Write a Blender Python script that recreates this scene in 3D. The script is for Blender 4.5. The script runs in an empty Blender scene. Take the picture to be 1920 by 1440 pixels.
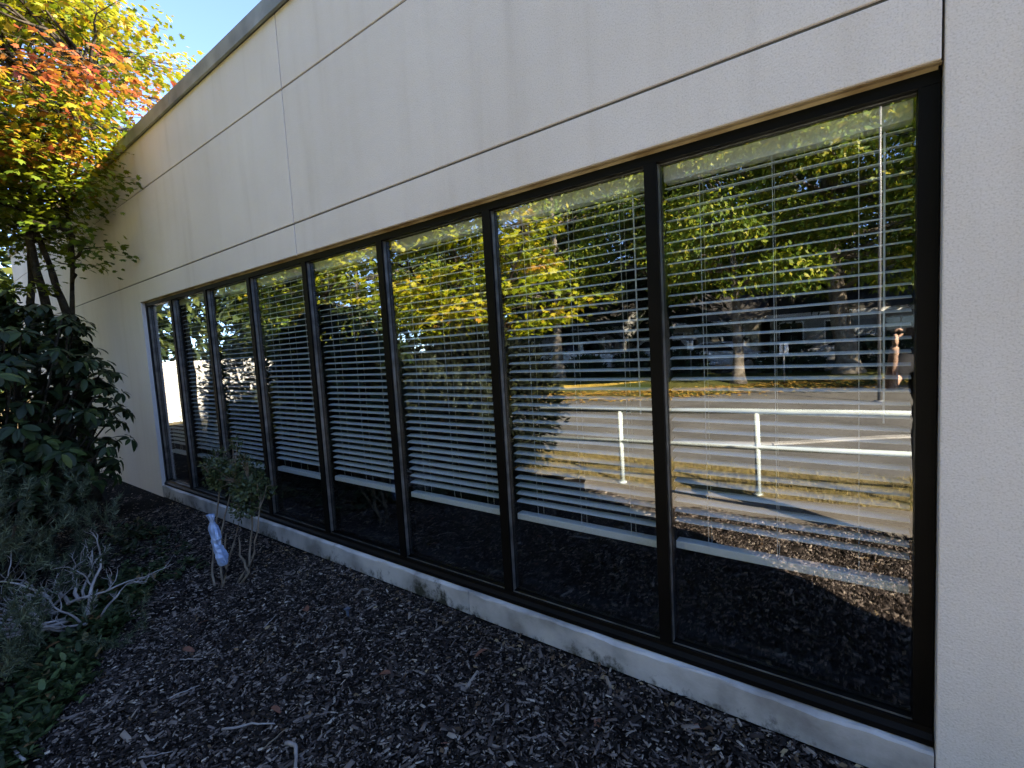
import bpy, bmesh, math, random
import numpy as np
from mathutils import Vector, Matrix

# ------------------------------------------------------------------ camera, sky, sun, exposure
scene = bpy.context.scene
C = scene.collection
R = math.radians

cam_d = bpy.data.cameras.new('camera')
cam_d.sensor_width = 36.0
cam_d.sensor_fit = 'HORIZONTAL'
cam_d.lens = 16.575
cam_d.clip_start = 0.02
cam_d.clip_end = 2000.0
cam = bpy.data.objects.new('camera', cam_d)
C.objects.link(cam)
_yaw, _pit, _rol = R(-36.493), R(-4.497), R(-3.344)
_f = Vector((math.sin(_yaw) * math.cos(_pit), math.cos(_yaw) * math.cos(_pit), math.sin(_pit)))
_r = Vector((math.cos(_yaw), -math.sin(_yaw), 0))
_u = _r.cross(_f)
_rr = math.cos(_rol) * _r + math.sin(_rol) * _u
_uu = -math.sin(_rol) * _r + math.cos(_rol) * _u
cam.matrix_world = Matrix(((_rr.x, _uu.x, -_f.x, 0.0), (_rr.y, _uu.y, -_f.y, -2.0), (_rr.z, _uu.z, -_f.z, 1.613), (0, 0, 0, 1)))
scene.camera = cam

SUN_EL = R(36)
SUN_AZ = math.atan2(0.876, 0.482)          # clockwise from +Y: behind and to the right of the building
world = bpy.data.worlds.new('World')
scene.world = world
world.use_nodes = True
wn = world.node_tree.nodes
sky = wn.new('ShaderNodeTexSky')
sky.sky_type = 'NISHITA'
sky.sun_disc = False
sky.sun_elevation = SUN_EL
sky.sun_rotation = SUN_AZ
sky.altitude = 50
sky.air_density = 0.38
sky.dust_density = 0.0
sky.ozone_density = 5.5
world.node_tree.links.new(sky.outputs[0], wn['Background'].inputs[0])
wn['Background'].inputs[1].default_value = 0.15

sun_d = bpy.data.lights.new('sun', 'SUN')
sun_d.energy = 3.5
sun_d.angle = R(0.53)
sun_d.color = (1.0, 0.95, 0.87)
sun = bpy.data.objects.new('sun', sun_d)
C.objects.link(sun)
_sd = Vector((math.sin(SUN_AZ) * math.cos(SUN_EL), math.cos(SUN_AZ) * math.cos(SUN_EL), math.sin(SUN_EL)))
sun.rotation_euler = _sd.to_track_quat('Z', 'Y').to_euler()
sun.location = _sd * 60

scene.view_settings.view_transform = 'Standard'
scene.view_settings.look = 'None'
scene.view_settings.gamma = 1.0
scene.view_settings.use_curve_mapping = False
scene.view_settings.exposure = 3.22
scene.view_settings.use_white_balance = True
scene.view_settings.white_balance_temperature = 8250
cy = scene.cycles
cy.use_denoising = True
cy.max_bounces = 8
cy.diffuse_bounces = 4
cy.glossy_bounces = 4
cy.transmission_bounces = 4
cy.transparent_max_bounces = 16
cy.caustics_reflective = False
cy.caustics_refractive = False
cy.sample_clamp_indirect = 8.0

rng = np.random.default_rng(7)
rnd = random.Random(7)

# ------------------------------------------------------------------ materials
def new_mat(name):
    m = bpy.data.materials.new(name)
    m.use_nodes = True
    return m, m.node_tree.nodes, m.node_tree.links, m.node_tree.nodes['Principled BSDF']

def N(nodes, kind, **kw):
    n = nodes.new(kind)
    for k, v in kw.items():
        setattr(n, k, v)
    return n

def ramp(nodes, stops, interp='LINEAR'):
    n = nodes.new('ShaderNodeValToRGB')
    n.color_ramp.interpolation = interp
    el = n.color_ramp.elements
    while len(el) > 1:
        el.remove(el[-1])
    el[0].position = stops[0][0]
    el[0].color = (*stops[0][1], 1)
    for p, c in stops[1:]:
        e = el.new(p)
        e.color = (*c, 1)
    return n

def mat_noise(name, c0, c1, scale=8.0, rough=0.8, bump=0.2, bscale=60.0, metallic=0.0, spec=0.3, detail=6.0, bdist=0.01, mid=(0.35, 0.65)):
    """two colours mixed by noise, with fine relief"""
    m, n, l, b = new_mat(name)
    tc = N(n, 'ShaderNodeTexCoord')
    t = N(n, 'ShaderNodeTexNoise'); t.inputs['Scale'].default_value = scale; t.inputs['Detail'].default_value = detail
    l.new(tc.outputs['Object'], t.inputs['Vector'])
    r = ramp(n, [(mid[0], c0), (mid[1], c1)])
    l.new(t.outputs['Fac'], r.inputs[0])
    l.new(r.outputs[0], b.inputs['Base Color'])
    b.inputs['Roughness'].default_value = rough
    b.inputs['Metallic'].default_value = metallic
    b.inputs['Specular IOR Level'].default_value = spec
    if bump > 0:
        t2 = N(n, 'ShaderNodeTexNoise'); t2.inputs['Scale'].default_value = bscale; t2.inputs['Detail'].default_value = 4
        l.new(tc.outputs['Object'], t2.inputs['Vector'])
        bp = N(n, 'ShaderNodeBump'); bp.inputs['Strength'].default_value = bump; bp.inputs['Distance'].default_value = bdist
        l.new(t2.outputs['Fac'], bp.inputs['Height'])
        l.new(bp.outputs[0], b.inputs['Normal'])
    return m

def mat_plain(name, c, rough=0.5, metallic=0.0, spec=0.5):
    return mat_noise(name, tuple(x * 0.88 for x in c), tuple(min(1, x * 1.1) for x in c), 5.0, rough, 0.05, 80.0, metallic, spec)

def mat_island(name, stops, rough=0.6, transl=0.0, spec=0.3, attr=None, jitter=0.25, gloss=None):
    """colour of each leaf or chip picked at random, or from its own 'tint' value"""
    m, n, l, b = new_mat(name)
    g = N(n, 'ShaderNodeNewGeometry')
    r = ramp(n, stops)
    if attr:
        a = N(n, 'ShaderNodeAttribute'); a.attribute_name = attr
        ma = N(n, 'ShaderNodeMath', operation='MULTIPLY_ADD')
        ma.inputs[1].default_value = jitter
        l.new(g.outputs['Random Per Island'], ma.inputs[0])
        sub = N(n, 'ShaderNodeMath', operation='SUBTRACT'); sub.inputs[1].default_value = jitter * 0.5
        l.new(a.outputs['Fac'], sub.inputs[0])
        l.new(sub.outputs[0], ma.inputs[2])
        l.new(ma.outputs[0], r.inputs[0])
    else:
        oi = N(n, 'ShaderNodeObjectInfo')
        ad = N(n, 'ShaderNodeMath', operation='ADD'); l.new(g.outputs['Random Per Island'], ad.inputs[0]); l.new(oi.outputs['Random'], ad.inputs[1])
        fr = N(n, 'ShaderNodeMath', operation='FRACT'); l.new(ad.outputs[0], fr.inputs[0])
        l.new(fr.outputs[0], r.inputs[0])
    l.new(r.outputs[0], b.inputs['Base Color'])
    b.inputs['Roughness'].default_value = rough
    b.inputs['Specular IOR Level'].default_value = spec
    if transl > 0:
        tr = N(n, 'ShaderNodeBsdfTranslucent')
        l.new(r.outputs[0], tr.inputs[0])
        mx = N(n, 'ShaderNodeMixShader'); mx.inputs[0].default_value = transl
        l.new(b.outputs[0], mx.inputs[1]); l.new(tr.outputs[0], mx.inputs[2])
        l.new(mx.outputs[0], n['Material Output'].inputs[0])
    return m

def mat_stucco():
    m, n, l, b = new_mat('stucco')
    tc = N(n, 'ShaderNodeTexCoord')
    big = N(n, 'ShaderNodeTexNoise'); big.inputs['Scale'].default_value = 0.9; big.inputs['Detail'].default_value = 8
    l.new(tc.outputs['Object'], big.inputs['Vector'])
    mp = N(n, 'ShaderNodeMapping'); mp.inputs['Scale'].default_value = (7.0, 7.0, 0.55)
    l.new(tc.outputs['Object'], mp.inputs['Vector'])
    st = N(n, 'ShaderNodeTexNoise'); st.inputs['Scale'].default_value = 1.0; st.inputs['Detail'].default_value = 7
    l.new(mp.outputs[0], st.inputs['Vector'])
    r1 = ramp(n, [(0.3, (0.73, 0.68, 0.635)), (0.7, (0.81, 0.76, 0.715))])
    l.new(big.outputs['Fac'], r1.inputs[0])
    r2 = ramp(n, [(0.28, (0.74, 0.71, 0.66)), (0.42, (0.93, 0.92, 0.90)), (0.55, (1, 1, 1))])
    l.new(st.outputs['Fac'], r2.inputs[0])
    mu = N(n, 'ShaderNodeMix', data_type='RGBA', blend_type='MULTIPLY'); mu.inputs[0].default_value = 0.32
    l.new(r1.outputs[0], mu.inputs[6]); l.new(r2.outputs[0], mu.inputs[7])
    # fine dark specks in the finish coat
    sp = N(n, 'ShaderNodeTexNoise'); sp.inputs['Scale'].default_value = 170; sp.inputs['Detail'].default_value = 3
    l.new(tc.outputs['Object'], sp.inputs['Vector'])
    r3 = ramp(n, [(0.33, (0.80, 0.79, 0.77)), (0.5, (1, 1, 1))])
    l.new(sp.outputs['Fac'], r3.inputs[0])
    mu2 = N(n, 'ShaderNodeMix', data_type='RGBA', blend_type='MULTIPLY'); mu2.inputs[0].default_value = 0.8
    l.new(mu.outputs[2], mu2.inputs[6]); l.new(r3.outputs[0], mu2.inputs[7])
    l.new(mu2.outputs[2], b.inputs['Base Color'])
    b.inputs['Roughness'].default_value = 0.92
    b.inputs['Specular IOR Level'].default_value = 0.15
    gr = N(n, 'ShaderNodeTexNoise'); gr.inputs['Scale'].default_value = 130; gr.inputs['Detail'].default_value = 5
    l.new(tc.outputs['Object'], gr.inputs['Vector'])
    lo = N(n, 'ShaderNodeTexNoise'); lo.inputs['Scale'].default_value = 6; lo.inputs['Detail'].default_value = 3
    l.new(tc.outputs['Object'], lo.inputs['Vector'])
    b1 = N(n, 'ShaderNodeBump'); b1.inputs['Strength'].default_value = 0.25; b1.inputs['Distance'].default_value = 0.02
    l.new(lo.outputs['Fac'], b1.inputs['Height'])
    b2 = N(n, 'ShaderNodeBump'); b2.inputs['Strength'].default_value = 0.42; b2.inputs['Distance'].default_value = 0.004
    l.new(gr.outputs['Fac'], b2.inputs['Height']); l.new(b1.outputs[0], b2.inputs['Normal'])
    l.new(b2.outputs[0], b.inputs['Normal'])
    return m

def mat_sill():
    """painted concrete sill: worn pale paint with moss and dirt low down"""
    m, n, l, b = new_mat('painted_sill')
    tc = N(n, 'ShaderNodeTexCoord')
    t = N(n, 'ShaderNodeTexNoise'); t.inputs['Scale'].default_value = 3.5; t.inputs['Detail'].default_value = 9
    l.new(tc.outputs['Object'], t.inputs['Vector'])
    r = ramp(n, [(0.36, (0.27, 0.26, 0.25)), (0.48, (0.44, 0.43, 0.42)), (0.62, (0.58, 0.565, 0.55))])
    l.new(t.outputs['Fac'], r.inputs[0])
    mp = N(n, 'ShaderNodeMapping'); mp.inputs['Scale'].default_value = (6, 6, 5)
    l.new(tc.outputs['Object'], mp.inputs['Vector'])
    t2 = N(n, 'ShaderNodeTexNoise'); t2.inputs['Scale'].default_value = 1.6; t2.inputs['Detail'].default_value = 10; t2.inputs['Roughness'].default_value = 0.72
    l.new(mp.outputs[0], t2.inputs['Vector'])
    sx = N(n, 'ShaderNodeSeparateXYZ'); l.new(tc.outputs['Object'], sx.inputs[0])
    mr = N(n, 'ShaderNodeMapRange'); mr.inputs['From Min'].default_value = 0.0; mr.inputs['From Max'].default_value = 0.13
    mr.inputs['To Min'].default_value = 0.15; mr.inputs['To Max'].default_value = -0.08
    l.new(sx.outputs['Z'], mr.inputs['Value'])
    ad = N(n, 'ShaderNodeMath', operation='ADD'); l.new(t2.outputs['Fac'], ad.inputs[0]); l.new(mr.outputs[0], ad.inputs[1])
    lowf = N(n, 'ShaderNodeTexNoise'); lowf.inputs['Scale'].default_value = 1.1; lowf.inputs['Detail'].default_value = 2
    l.new(tc.outputs['Object'], lowf.inputs['Vector'])
    ad2 = N(n, 'ShaderNodeMath', operation='MULTIPLY_ADD'); ad2.inputs[1].default_value = 0.75
    l.new(lowf.outputs['Fac'], ad2.inputs[0]); l.new(ad.outputs[0], ad2.inputs[2])
    r2 = ramp(n, [(0.97, (0, 0, 0)), (1.0, (.35, .35, .35)), (1.12, (1, 1, 1))])
    sc_ = N(n, 'ShaderNodeMath', operation='MULTIPLY'); sc_.inputs[1].default_value = 0.88
    for e_, p_ in zip(r2.color_ramp.elements, (0.83, 0.88, 0.97)): e_.position = p_
    l.new(ad2.outputs[0], sc_.inputs[0]); l.new(sc_.outputs[0], r2.inputs[0])
    mx = N(n, 'ShaderNodeMix', data_type='RGBA'); l.new(r2.outputs[0], mx.inputs[0])
    l.new(r.outputs[0], mx.inputs[6]); mx.inputs[7].default_value = (0.035, 0.036, 0.022, 1)
    l.new(mx.outputs[2], b.inputs['Base Color'])
    b.inputs['Roughness'].default_value = 0.75
    bp = N(n, 'ShaderNodeBump'); bp.inputs['Strength'].default_value = 0.5; bp.inputs['Distance'].default_value = 0.006
    t3 = N(n, 'ShaderNodeTexNoise'); t3.inputs['Scale'].default_value = 35; t3.inputs['Detail'].default_value = 6
    l.new(tc.outputs['Object'], t3.inputs['Vector']); l.new(t3.outputs['Fac'], bp.inputs['Height']); l.new(bp.outputs[0], b.inputs['Normal'])
    return m

def mat_glass():
    """thin coated glazing: mirror part by Schlick's formula, rest straight through with a grey-blue tint"""
    m, n, l, b = new_mat('glazing')
    n.remove(b)
    g = N(n, 'ShaderNodeNewGeometry')
    dt = N(n, 'ShaderNodeVectorMath', operation='DOT_PRODUCT')
    l.new(g.outputs['Incoming'], dt.inputs[0]); l.new(g.outputs['True Normal'], dt.inputs[1])
    ab = N(n, 'ShaderNodeMath', operation='ABSOLUTE'); l.new(dt.outputs['Value'], ab.inputs[0])
    on = N(n, 'ShaderNodeMath', operation='SUBTRACT'); on.inputs[0].default_value = 1.0; l.new(ab.outputs[0], on.inputs[1])
    pw = N(n, 'ShaderNodeMath', operation='POWER'); pw.inputs[1].default_value = 5.0; l.new(on.outputs[0], pw.inputs[0])
    ma = N(n, 'ShaderNodeMath', operation='MULTIPLY_ADD'); ma.inputs[1].default_value = 0.865; ma.inputs[2].default_value = 0.135
    l.new(pw.outputs[0], ma.inputs[0])
    tr = N(n, 'ShaderNodeBsdfTransparent'); tr.inputs[0].default_value = (0.93, 0.965, 0.98, 1)
    gl = N(n, 'ShaderNodeBsdfGlossy'); gl.inputs['Roughness'].default_value = 0.0; gl.inputs[0].default_value = (1, 1, 1, 1)
    # float glass is never quite flat
    tc = N(n, 'ShaderNodeTexCoord')
    t = N(n, 'ShaderNodeTexNoise'); t.inputs['Scale'].default_value = 2.2; t.inputs['Detail'].default_value = 1
    l.new(tc.outputs['Object'], t.inputs['Vector'])
    bp = N(n, 'ShaderNodeBump'); bp.inputs['Strength'].default_value = 0.10; bp.inputs['Distance'].default_value = 0.005
    l.new(t.outputs['Fac'], bp.inputs['Height']); l.new(bp.outputs[0], gl.inputs['Normal'])
    mx = N(n, 'ShaderNodeMixShader')
    l.new(ma.outputs[0], mx.inputs[0]); l.new(tr.outputs[0], mx.inputs[1]); l.new(gl.outputs[0], mx.inputs[2])
    l.new(mx.outputs[0], n['Material Output'].inputs[0])
    return m

def mat_asphalt(name, c0, c1):
    m = mat_noise(name, c0, c1, 0.9, 0.9, 0.5, 160.0, 0, 0.2, 8, 0.006)
    return m

M = {
    'stucco': mat_stucco(),
    'sill': mat_sill(),
    'glass': mat_glass(),
    'joint': mat_plain('joint_shadow_sealant', (0.10, 0.095, 0.09), 0.8),  # sealant coloured dark like the shadow in the wall grooves
    'caulk': mat_noise('old_caulk', (0.26, 0.18, 0.09), (0.52, 0.43, 0.28), 6, 0.7, 0.3, 40),
    'coping': mat_noise('weathered_coping', (0.20, 0.215, 0.20), (0.36, 0.375, 0.35), 3.5, 0.55, 0.1, 30, 0.3, 0.4, 8),
    'bronze': mat_noise('dark_bronze_frame', (0.0024, 0.0022, 0.0021), (0.0040, 0.0036, 0.0034), 5, 0.5, 0.03, 80, 0, 0.12),
    'bead': mat_noise('glazing_bead', (0.10, 0.11, 0.115), (0.24, 0.25, 0.255), 12, 0.35, 0.05, 90, 0.6, 0.5),
    'slat': mat_noise('white_slat', (0.84, 0.85, 0.83), (0.89, 0.90, 0.88), 2, 0.42, 0.0, 50, 0, 0.4),
    'cord': mat_plain('blind_cord', (0.75, 0.76, 0.74), 0.7),
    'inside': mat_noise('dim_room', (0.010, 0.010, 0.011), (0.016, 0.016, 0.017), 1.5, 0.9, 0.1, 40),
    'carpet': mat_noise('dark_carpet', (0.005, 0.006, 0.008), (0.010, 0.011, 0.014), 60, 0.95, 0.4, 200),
    'roof': mat_noise('roof_membrane', (0.2, 0.2, 0.2), (0.28, 0.28, 0.27), 2, 0.9, 0.2, 60),
    'concrete': mat_noise('concrete', (0.26, 0.25, 0.235), (0.38, 0.37, 0.35), 2.5, 0.9, 0.3, 60, 0, 0.2, 9),
    'asphalt': mat_asphalt('asphalt', (0.10, 0.098, 0.095), (0.15, 0.146, 0.14)),
    'path': mat_asphalt('worn_path', (0.13, 0.115, 0.098), (0.20, 0.18, 0.155)),
    'mulch': mat_noise('mulch_soil', (0.004, 0.003, 0.0026), (0.013, 0.010, 0.008), 22, 0.95, 1.0, 70, 0, 0.1, 9, 0.03),
    'earth': mat_noise('dry_lawn_soil', (0.12, 0.095, 0.05), (0.24, 0.19, 0.10), 1.2, 0.95, 0.6, 40, 0, 0.1, 9, 0.03),
    'lawn': mat_noise('lawn', (0.045, 0.065, 0.018), (0.12, 0.11, 0.035), 0.5, 0.95, 0.6, 60, 0, 0.1, 9, 0.03),
    'rail': mat_plain('rail_paint', (0.62, 0.70, 0.69), 0.4),
    'yellow': mat_noise('yellow_paint', (0.30, 0.20, 0.04), (0.50, 0.34, 0.06), 3, 0.6, 0.1, 40),
    'bark': mat_noise('grey_brown_bark', (0.10, 0.085, 0.068), (0.26, 0.23, 0.19), 6, 0.95, 1.0, 24, 0, 0.1, 9, 0.04),
    'bark_dark': mat_noise('dark_mossy_bark', (0.018, 0.014, 0.010), (0.06, 0.05, 0.038), 9, 0.95, 1.0, 30, 0, 0.1, 9, 0.03),
    'deadwood': mat_noise('bleached_wood', (0.17, 0.15, 0.145), (0.34, 0.31, 0.30), 11, 0.85, 0.6, 60, 0, 0.2, 8, 0.006),
    'twig': mat_noise('pale_twig', (0.12, 0.095, 0.07), (0.24, 0.19, 0.145), 14, 0.85, 0.4, 60, 0, 0.2, 6, 0.004),
    'pole': mat_plain('galvanised_pole', (0.20, 0.205, 0.21), 0.45, 0.3),
}
M['maple_leaf'] = mat_island('maple_leaf', [(0.0, (0.045, 0.090, 0.010)), (0.3, (0.145, 0.190, 0.012)), (0.54, (0.29, 0.265, 0.016)), (0.76, (0.34, 0.14, 0.022)), (1.0, (0.30, 0.065, 0.035))], 0.5, 0.42, 0.35, 'tint', 0.22)
M['maple_yellow_lit'] = mat_island('lit_yellow_maple_leaf', [(0.0, (0.08, 0.14, 0.012)), (0.3, (0.24, 0.30, 0.016)), (0.54, (0.46, 0.42, 0.022)), (0.76, (0.48, 0.27, 0.03)), (1.0, (0.34, 0.10, 0.035))], 0.5, 0.35, 0.35, 'tint', 0.22)  # yellower leaf, also lightened in colour so the reflected crowns look sunlit
M['oak_leaf'] = mat_island('oak_leaf', [(0.0, (0.045, 0.095, 0.012)), (0.45, (0.13, 0.20, 0.018)), (0.85, (0.28, 0.31, 0.03)), (1.0, (0.40, 0.34, 0.03))], 0.5, 0.3, 0.35)
M['fir_leaf'] = mat_island('fir_needle', [(0.0, (0.012, 0.026, 0.014)), (1.0, (0.034, 0.055, 0.026))], 0.6, 0.0, 0.25)
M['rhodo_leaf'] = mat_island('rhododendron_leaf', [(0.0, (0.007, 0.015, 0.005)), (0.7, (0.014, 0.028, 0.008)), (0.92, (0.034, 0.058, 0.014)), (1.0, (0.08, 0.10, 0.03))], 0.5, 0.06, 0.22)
M['box_leaf'] = mat_island('small_shrub_leaf', [(0.0, (0.018, 0.032, 0.012)), (0.8, (0.045, 0.068, 0.022)), (1.0, (0.09, 0.10, 0.03))], 0.45, 0.1, 0.4)
M['needle'] = mat_island('pine_needle', [(0.0, (0.014, 0.023, 0.013)), (0.6, (0.042, 0.058, 0.032)), (0.9, (0.09, 0.115, 0.065)), (1.0, (0.17, 0.19, 0.12))], 0.55, 0.0, 0.35)
M['cover_leaf'] = mat_island('ground_cover_leaf', [(0.0, (0.007, 0.016, 0.005)), (0.7, (0.020, 0.040, 0.012)), (0.93, (0.07, 0.11, 0.04)), (1.0, (0.16, 0.08, 0.04))], 0.5, 0.1, 0.25)
M['chip'] = mat_island('bark_chip', [(0.0, (0.006, 0.0045, 0.004)), (0.42, (0.020, 0.015, 0.013)), (0.70, (0.062, 0.048, 0.043)), (0.87, (0.16, 0.13, 0.117)), (0.965, (0.22, 0.18, 0.15)), (1.0, (0.42, 0.36, 0.30))], 0.85, 0.0, 0.2)
M['grass'] = mat_island('dry_grass_blade', [(0.0, (0.10, 0.12, 0.03)), (0.3, (0.24, 0.19, 0.07)), (1.0, (0.42, 0.33, 0.15))], 0.8, 0.2, 0.2)
M['litter'] = mat_island('fallen_leaf', [(0.0, (0.30, 0.17, 0.04)), (0.5, (0.45, 0.30, 0.06)), (1.0, (0.28, 0.13, 0.05))], 0.8, 0.15, 0.2)

# ------------------------------------------------------------------ mesh helpers
class MB:
    """collects shapes and links them as one mesh object"""
    def __init__(self):
        self.v = []; self.f = []
    def quad_box(self, x0, x1, y0, y1, z0, z1):
        b = len(self.v)
        self.v += [(x0, y0, z0), (x1, y0, z0), (x1, y1, z0), (x0, y1, z0), (x0, y0, z1), (x1, y0, z1), (x1, y1, z1), (x0, y1, z1)]
        self.f += [tuple(b + i for i in q) for q in ((0, 3, 2, 1), (4, 5, 6, 7), (0, 1, 5, 4), (1, 2, 6, 5), (2, 3, 7, 6), (3, 0, 4, 7))]
        return self
    def box_c(self, c, s, rot=None):
        b = len(self.v)
        for dz in (-.5, .5):
            for dx, dy in ((-.5, -.5), (.5, -.5), (.5, .5), (-.5, .5)):
                p = Vector((dx * s[0], dy * s[1], dz * s[2]))
                if rot is not None:
                    p = rot @ p
                self.v.append(tuple(p + Vector(c)))
        self.f += [tuple(b + i for i in q) for q in ((0, 3, 2, 1), (4, 5, 6, 7), (0, 1, 5, 4), (1, 2, 6, 5), (2, 3, 7, 6), (3, 0, 4, 7))]
        return self
    def prism(self, poly, lo, hi, axis='y'):
        """polygon extruded along an axis; poly is (x, z) for y, (x, y) for z, (y, z) for x"""
        b = len(self.v); n = len(poly)
        for t in (lo, hi):
            for a, c in poly:
                self.v.append((a, t, c) if axis == 'y' else (a, c, t) if axis == 'z' else (t, a, c))
        self.f.append(tuple(range(b, b + n)))
        self.f.append(tuple(range(b + 2 * n - 1, b + n - 1, -1)))
        for i in range(n):
            j = (i + 1) % n
            self.f.append((b + j, b + i, b + n + i, b + n + j))
        return self
    def tube(self, pts, rad, sides=8, caps=True):
        b = len(self.v); n = len(pts)
        pts = [Vector(p) for p in pts]
        rad = [rad] * n if not hasattr(rad, '__len__') else rad
        up = Vector((0.13, 0.27, 1)).normalized()
        for i, p in enumerate(pts):
            t = (pts[min(i + 1, n - 1)] - pts[max(i - 1, 0)])
            t = t.normalized() if t.length > 1e-9 else Vector((0, 0, 1))
            a = t.cross(up)
            if a.length < 0.15:
                a = t.cross(Vector((1, 0, 0)))
            a.normalize(); c = t.cross(a)
            for k in range(sides):
                w = 2 * math.pi * k / sides
                self.v.append(tuple(p + rad[i] * (math.cos(w) * a + math.sin(w) * c)))
        for i in range(n - 1):
            for k in range(sides):
                k2 = (k + 1) % sides
                self.f.append((b + i * sides + k, b + i * sides + k2, b + (i + 1) * sides + k2, b + (i + 1) * sides + k))
        if caps:
            self.f.append(tuple(b + k for k in range(sides - 1, -1, -1)))
            self.f.append(tuple(b + (n - 1) * sides + k for k in range(sides)))
        return self
    def ellipsoid(self, c, r, rot=None, seg=14, ring=9):
        b = len(self.v)
        for i in range(ring + 1):
            th = math.pi * i / ring
            for k in range(seg):
                ph = 2 * math.pi * k / seg
                p = Vector((r[0] * math.sin(th) * math.cos(ph), r[1] * math.sin(th) * math.sin(ph), r[2] * math.cos(th)))
                if rot is not None:
                    p = rot @ p
                self.v.append(tuple(p + Vector(c)))
        for i in range(ring):
            for k in range(seg):
                k2 = (k + 1) % seg
                self.f.append((b + i * seg + k, b + (i + 1) * seg + k, b + (i + 1) * seg + k2, b + i * seg + k2))
        return self
    def build(self, name, mat, parent=None, smooth=False, loc=None):
        me = bpy.data.meshes.new(name)
        me.from_pydata(self.v, [], self.f)
        if mat:
            me.materials.append(mat)
        if smooth:
            me.polygons.foreach_set('use_smooth', [True] * len(me.polygons))
        me.update()
        return link(name, me, parent, loc)

def link(name, me, parent=None, loc=None):
    o = bpy.data.objects.new(name, me)
    C.objects.link(o)
    if parent is not None:
        o.parent = parent
    if loc is not None:
        o.location = loc
    return o

def bevel(o, w, seg=2):
    m = o.modifiers.new('bevel', 'BEVEL'); m.width = w; m.segments = seg; m.limit_method = 'ANGLE'
    return o

def tag(o, label, cat=None, group=None, kind=None):
    o['label'] = label
    if cat: o['category'] = cat
    if group: o['group'] = group
    if kind: o['kind'] = kind
    return o

def empty(name, loc=(0, 0, 0)):
    o = bpy.data.objects.new(name, None)
    o.empty_display_size = 0.2
    C.objects.link(o)
    o.location = loc
    return o

def structure(o):
    o['kind'] = 'structure'
    return o

def copy_thing(o, loc=None, rotz=None):
    def rec(s, parent):
        c = s.copy(); C.objects.link(c)
        if parent is not None:
            c.parent = parent
        for ch in s.children:
            rec(ch, c)
        return c
    c = rec(o, None)
    if loc is not None: c.location = loc
    if rotz is not None: c.rotation_euler = (0, 0, rotz)
    return c

def np_mesh(name, V, faces, mat, tint=None, smooth=False):
    """V (n,3); faces (m,k) array of one size"""
    me = bpy.data.meshes.new(name)
    V = np.ascontiguousarray(V, dtype=np.float32); F = np.ascontiguousarray(faces, dtype=np.int32)
    k = F.shape[1]
    me.vertices.add(len(V)); me.vertices.foreach_set('co', V.ravel())
    me.loops.add(F.size); me.loops.foreach_set('vertex_index', F.ravel())
    me.polygons.add(len(F))
    me.polygons.foreach_set('loop_start', np.arange(0, F.size, k, dtype=np.int32))
    me.polygons.foreach_set('loop_total', np.full(len(F), k, dtype=np.int32))
    if smooth:
        me.polygons.foreach_set('use_smooth', np.ones(len(F), dtype=bool))
    if tint is not None:
        at = me.attributes.new('tint', 'FLOAT', 'POINT')
        at.data.foreach_set('value', np.ascontiguousarray(tint, dtype=np.float32))
    me.materials.append(mat)
    me.update(calc_edges=True)
    me.validate()
    return me

def norm(a):
    return a / np.maximum(np.linalg.norm(a, axis=-1, keepdims=True), 1e-9)

def scatter(name, T, TF, pos, dirs, nrm, size, mat, tint=None, smooth=False):
    """copies of a template (y along its length, z its upper side) as ONE mesh"""
    T = np.asarray(T, float); TF = np.asarray(TF, int)
    n = len(pos)
    d = norm(dirs); s = norm(np.cross(d, nrm)); u = np.cross(s, d)
    size = np.asarray(size, float)
    if size.ndim == 1:
        size = np.repeat(size[:, None], 3, 1)
    L = T[None, :, :] * size[:, None, :]
    V = pos[:, None, :] + L[:, :, 0:1] * s[:, None, :] + L[:, :, 1:2] * d[:, None, :] + L[:, :, 2:3] * u[:, None, :]
    F = TF[None] + (np.arange(n) * len(T))[:, None, None]
    tt = None if tint is None else np.repeat(tint, len(T))
    return np_mesh(name, V.reshape(-1, 3), F.reshape(-1, TF.shape[1]), mat, tt, smooth)

def rand_dirs(n):
    return norm(rng.normal(size=(n, 3)))

# leaf templates
LEAF = ([(0, 0, 0), (.26, .42, -.05), (0, 1, -.16), (-.26, .42, -.05)], [(0, 1, 2), (0, 2, 3)])
_mp = [(0, 0), (.10, .10), (.34, -.02), (.30, .16), (.56, .30), (.36, .40), (.46, .68), (.20, .60), (0, 1.0),
       (-.20, .60), (-.46, .68), (-.36, .40), (-.56, .30), (-.30, .16), (-.34, -.02), (-.10, .10)]
MAPLE = ([(0, .32, .03)] + [(x, y, -.16 * y * y - .22 * x * x) for x, y in _mp], [(0, 1 + i, 1 + (i + 1) % len(_mp)) for i in range(len(_mp))])
_lw = [(.0, .0), (.16, .12), (.20, .38), (.195, .60), (.12, .85), (0, 1.0)]
def _long_leaf():
    v = []; f = []
    for w, y in zip((.03, .15, .205, .20, .12, .005), (0, .14, .38, .62, .85, 1.0)):
        z = -.28 * y * y
        v += [(-w, y, z + w * .28), (0, y, z), (w, y, z + w * .28)]
    for i in range(5):
        a = i * 3
        f += [(a, a + 1, a + 4, a + 3), (a + 1, a + 2, a + 5, a + 4)]
    return v, f
LONG = _long_leaf()
BLADE = ([(-.5, 0, 0), (.5, 0, 0), (0, 1, .0)], [(0, 1, 2)])
CHIP = ([(-.5, -.5, 0), (.5, -.42, 0), (.42, .5, 0), (-.38, .46, 0), (-.4, -.4, 1), (.36, -.44, .8), (.40, .38, 1), (-.3, .44, .7)],
        [(4, 5, 6, 7), (0, 1, 5, 4), (1, 2, 6, 5), (2, 3, 7, 6), (3, 0, 4, 7)])

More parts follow.
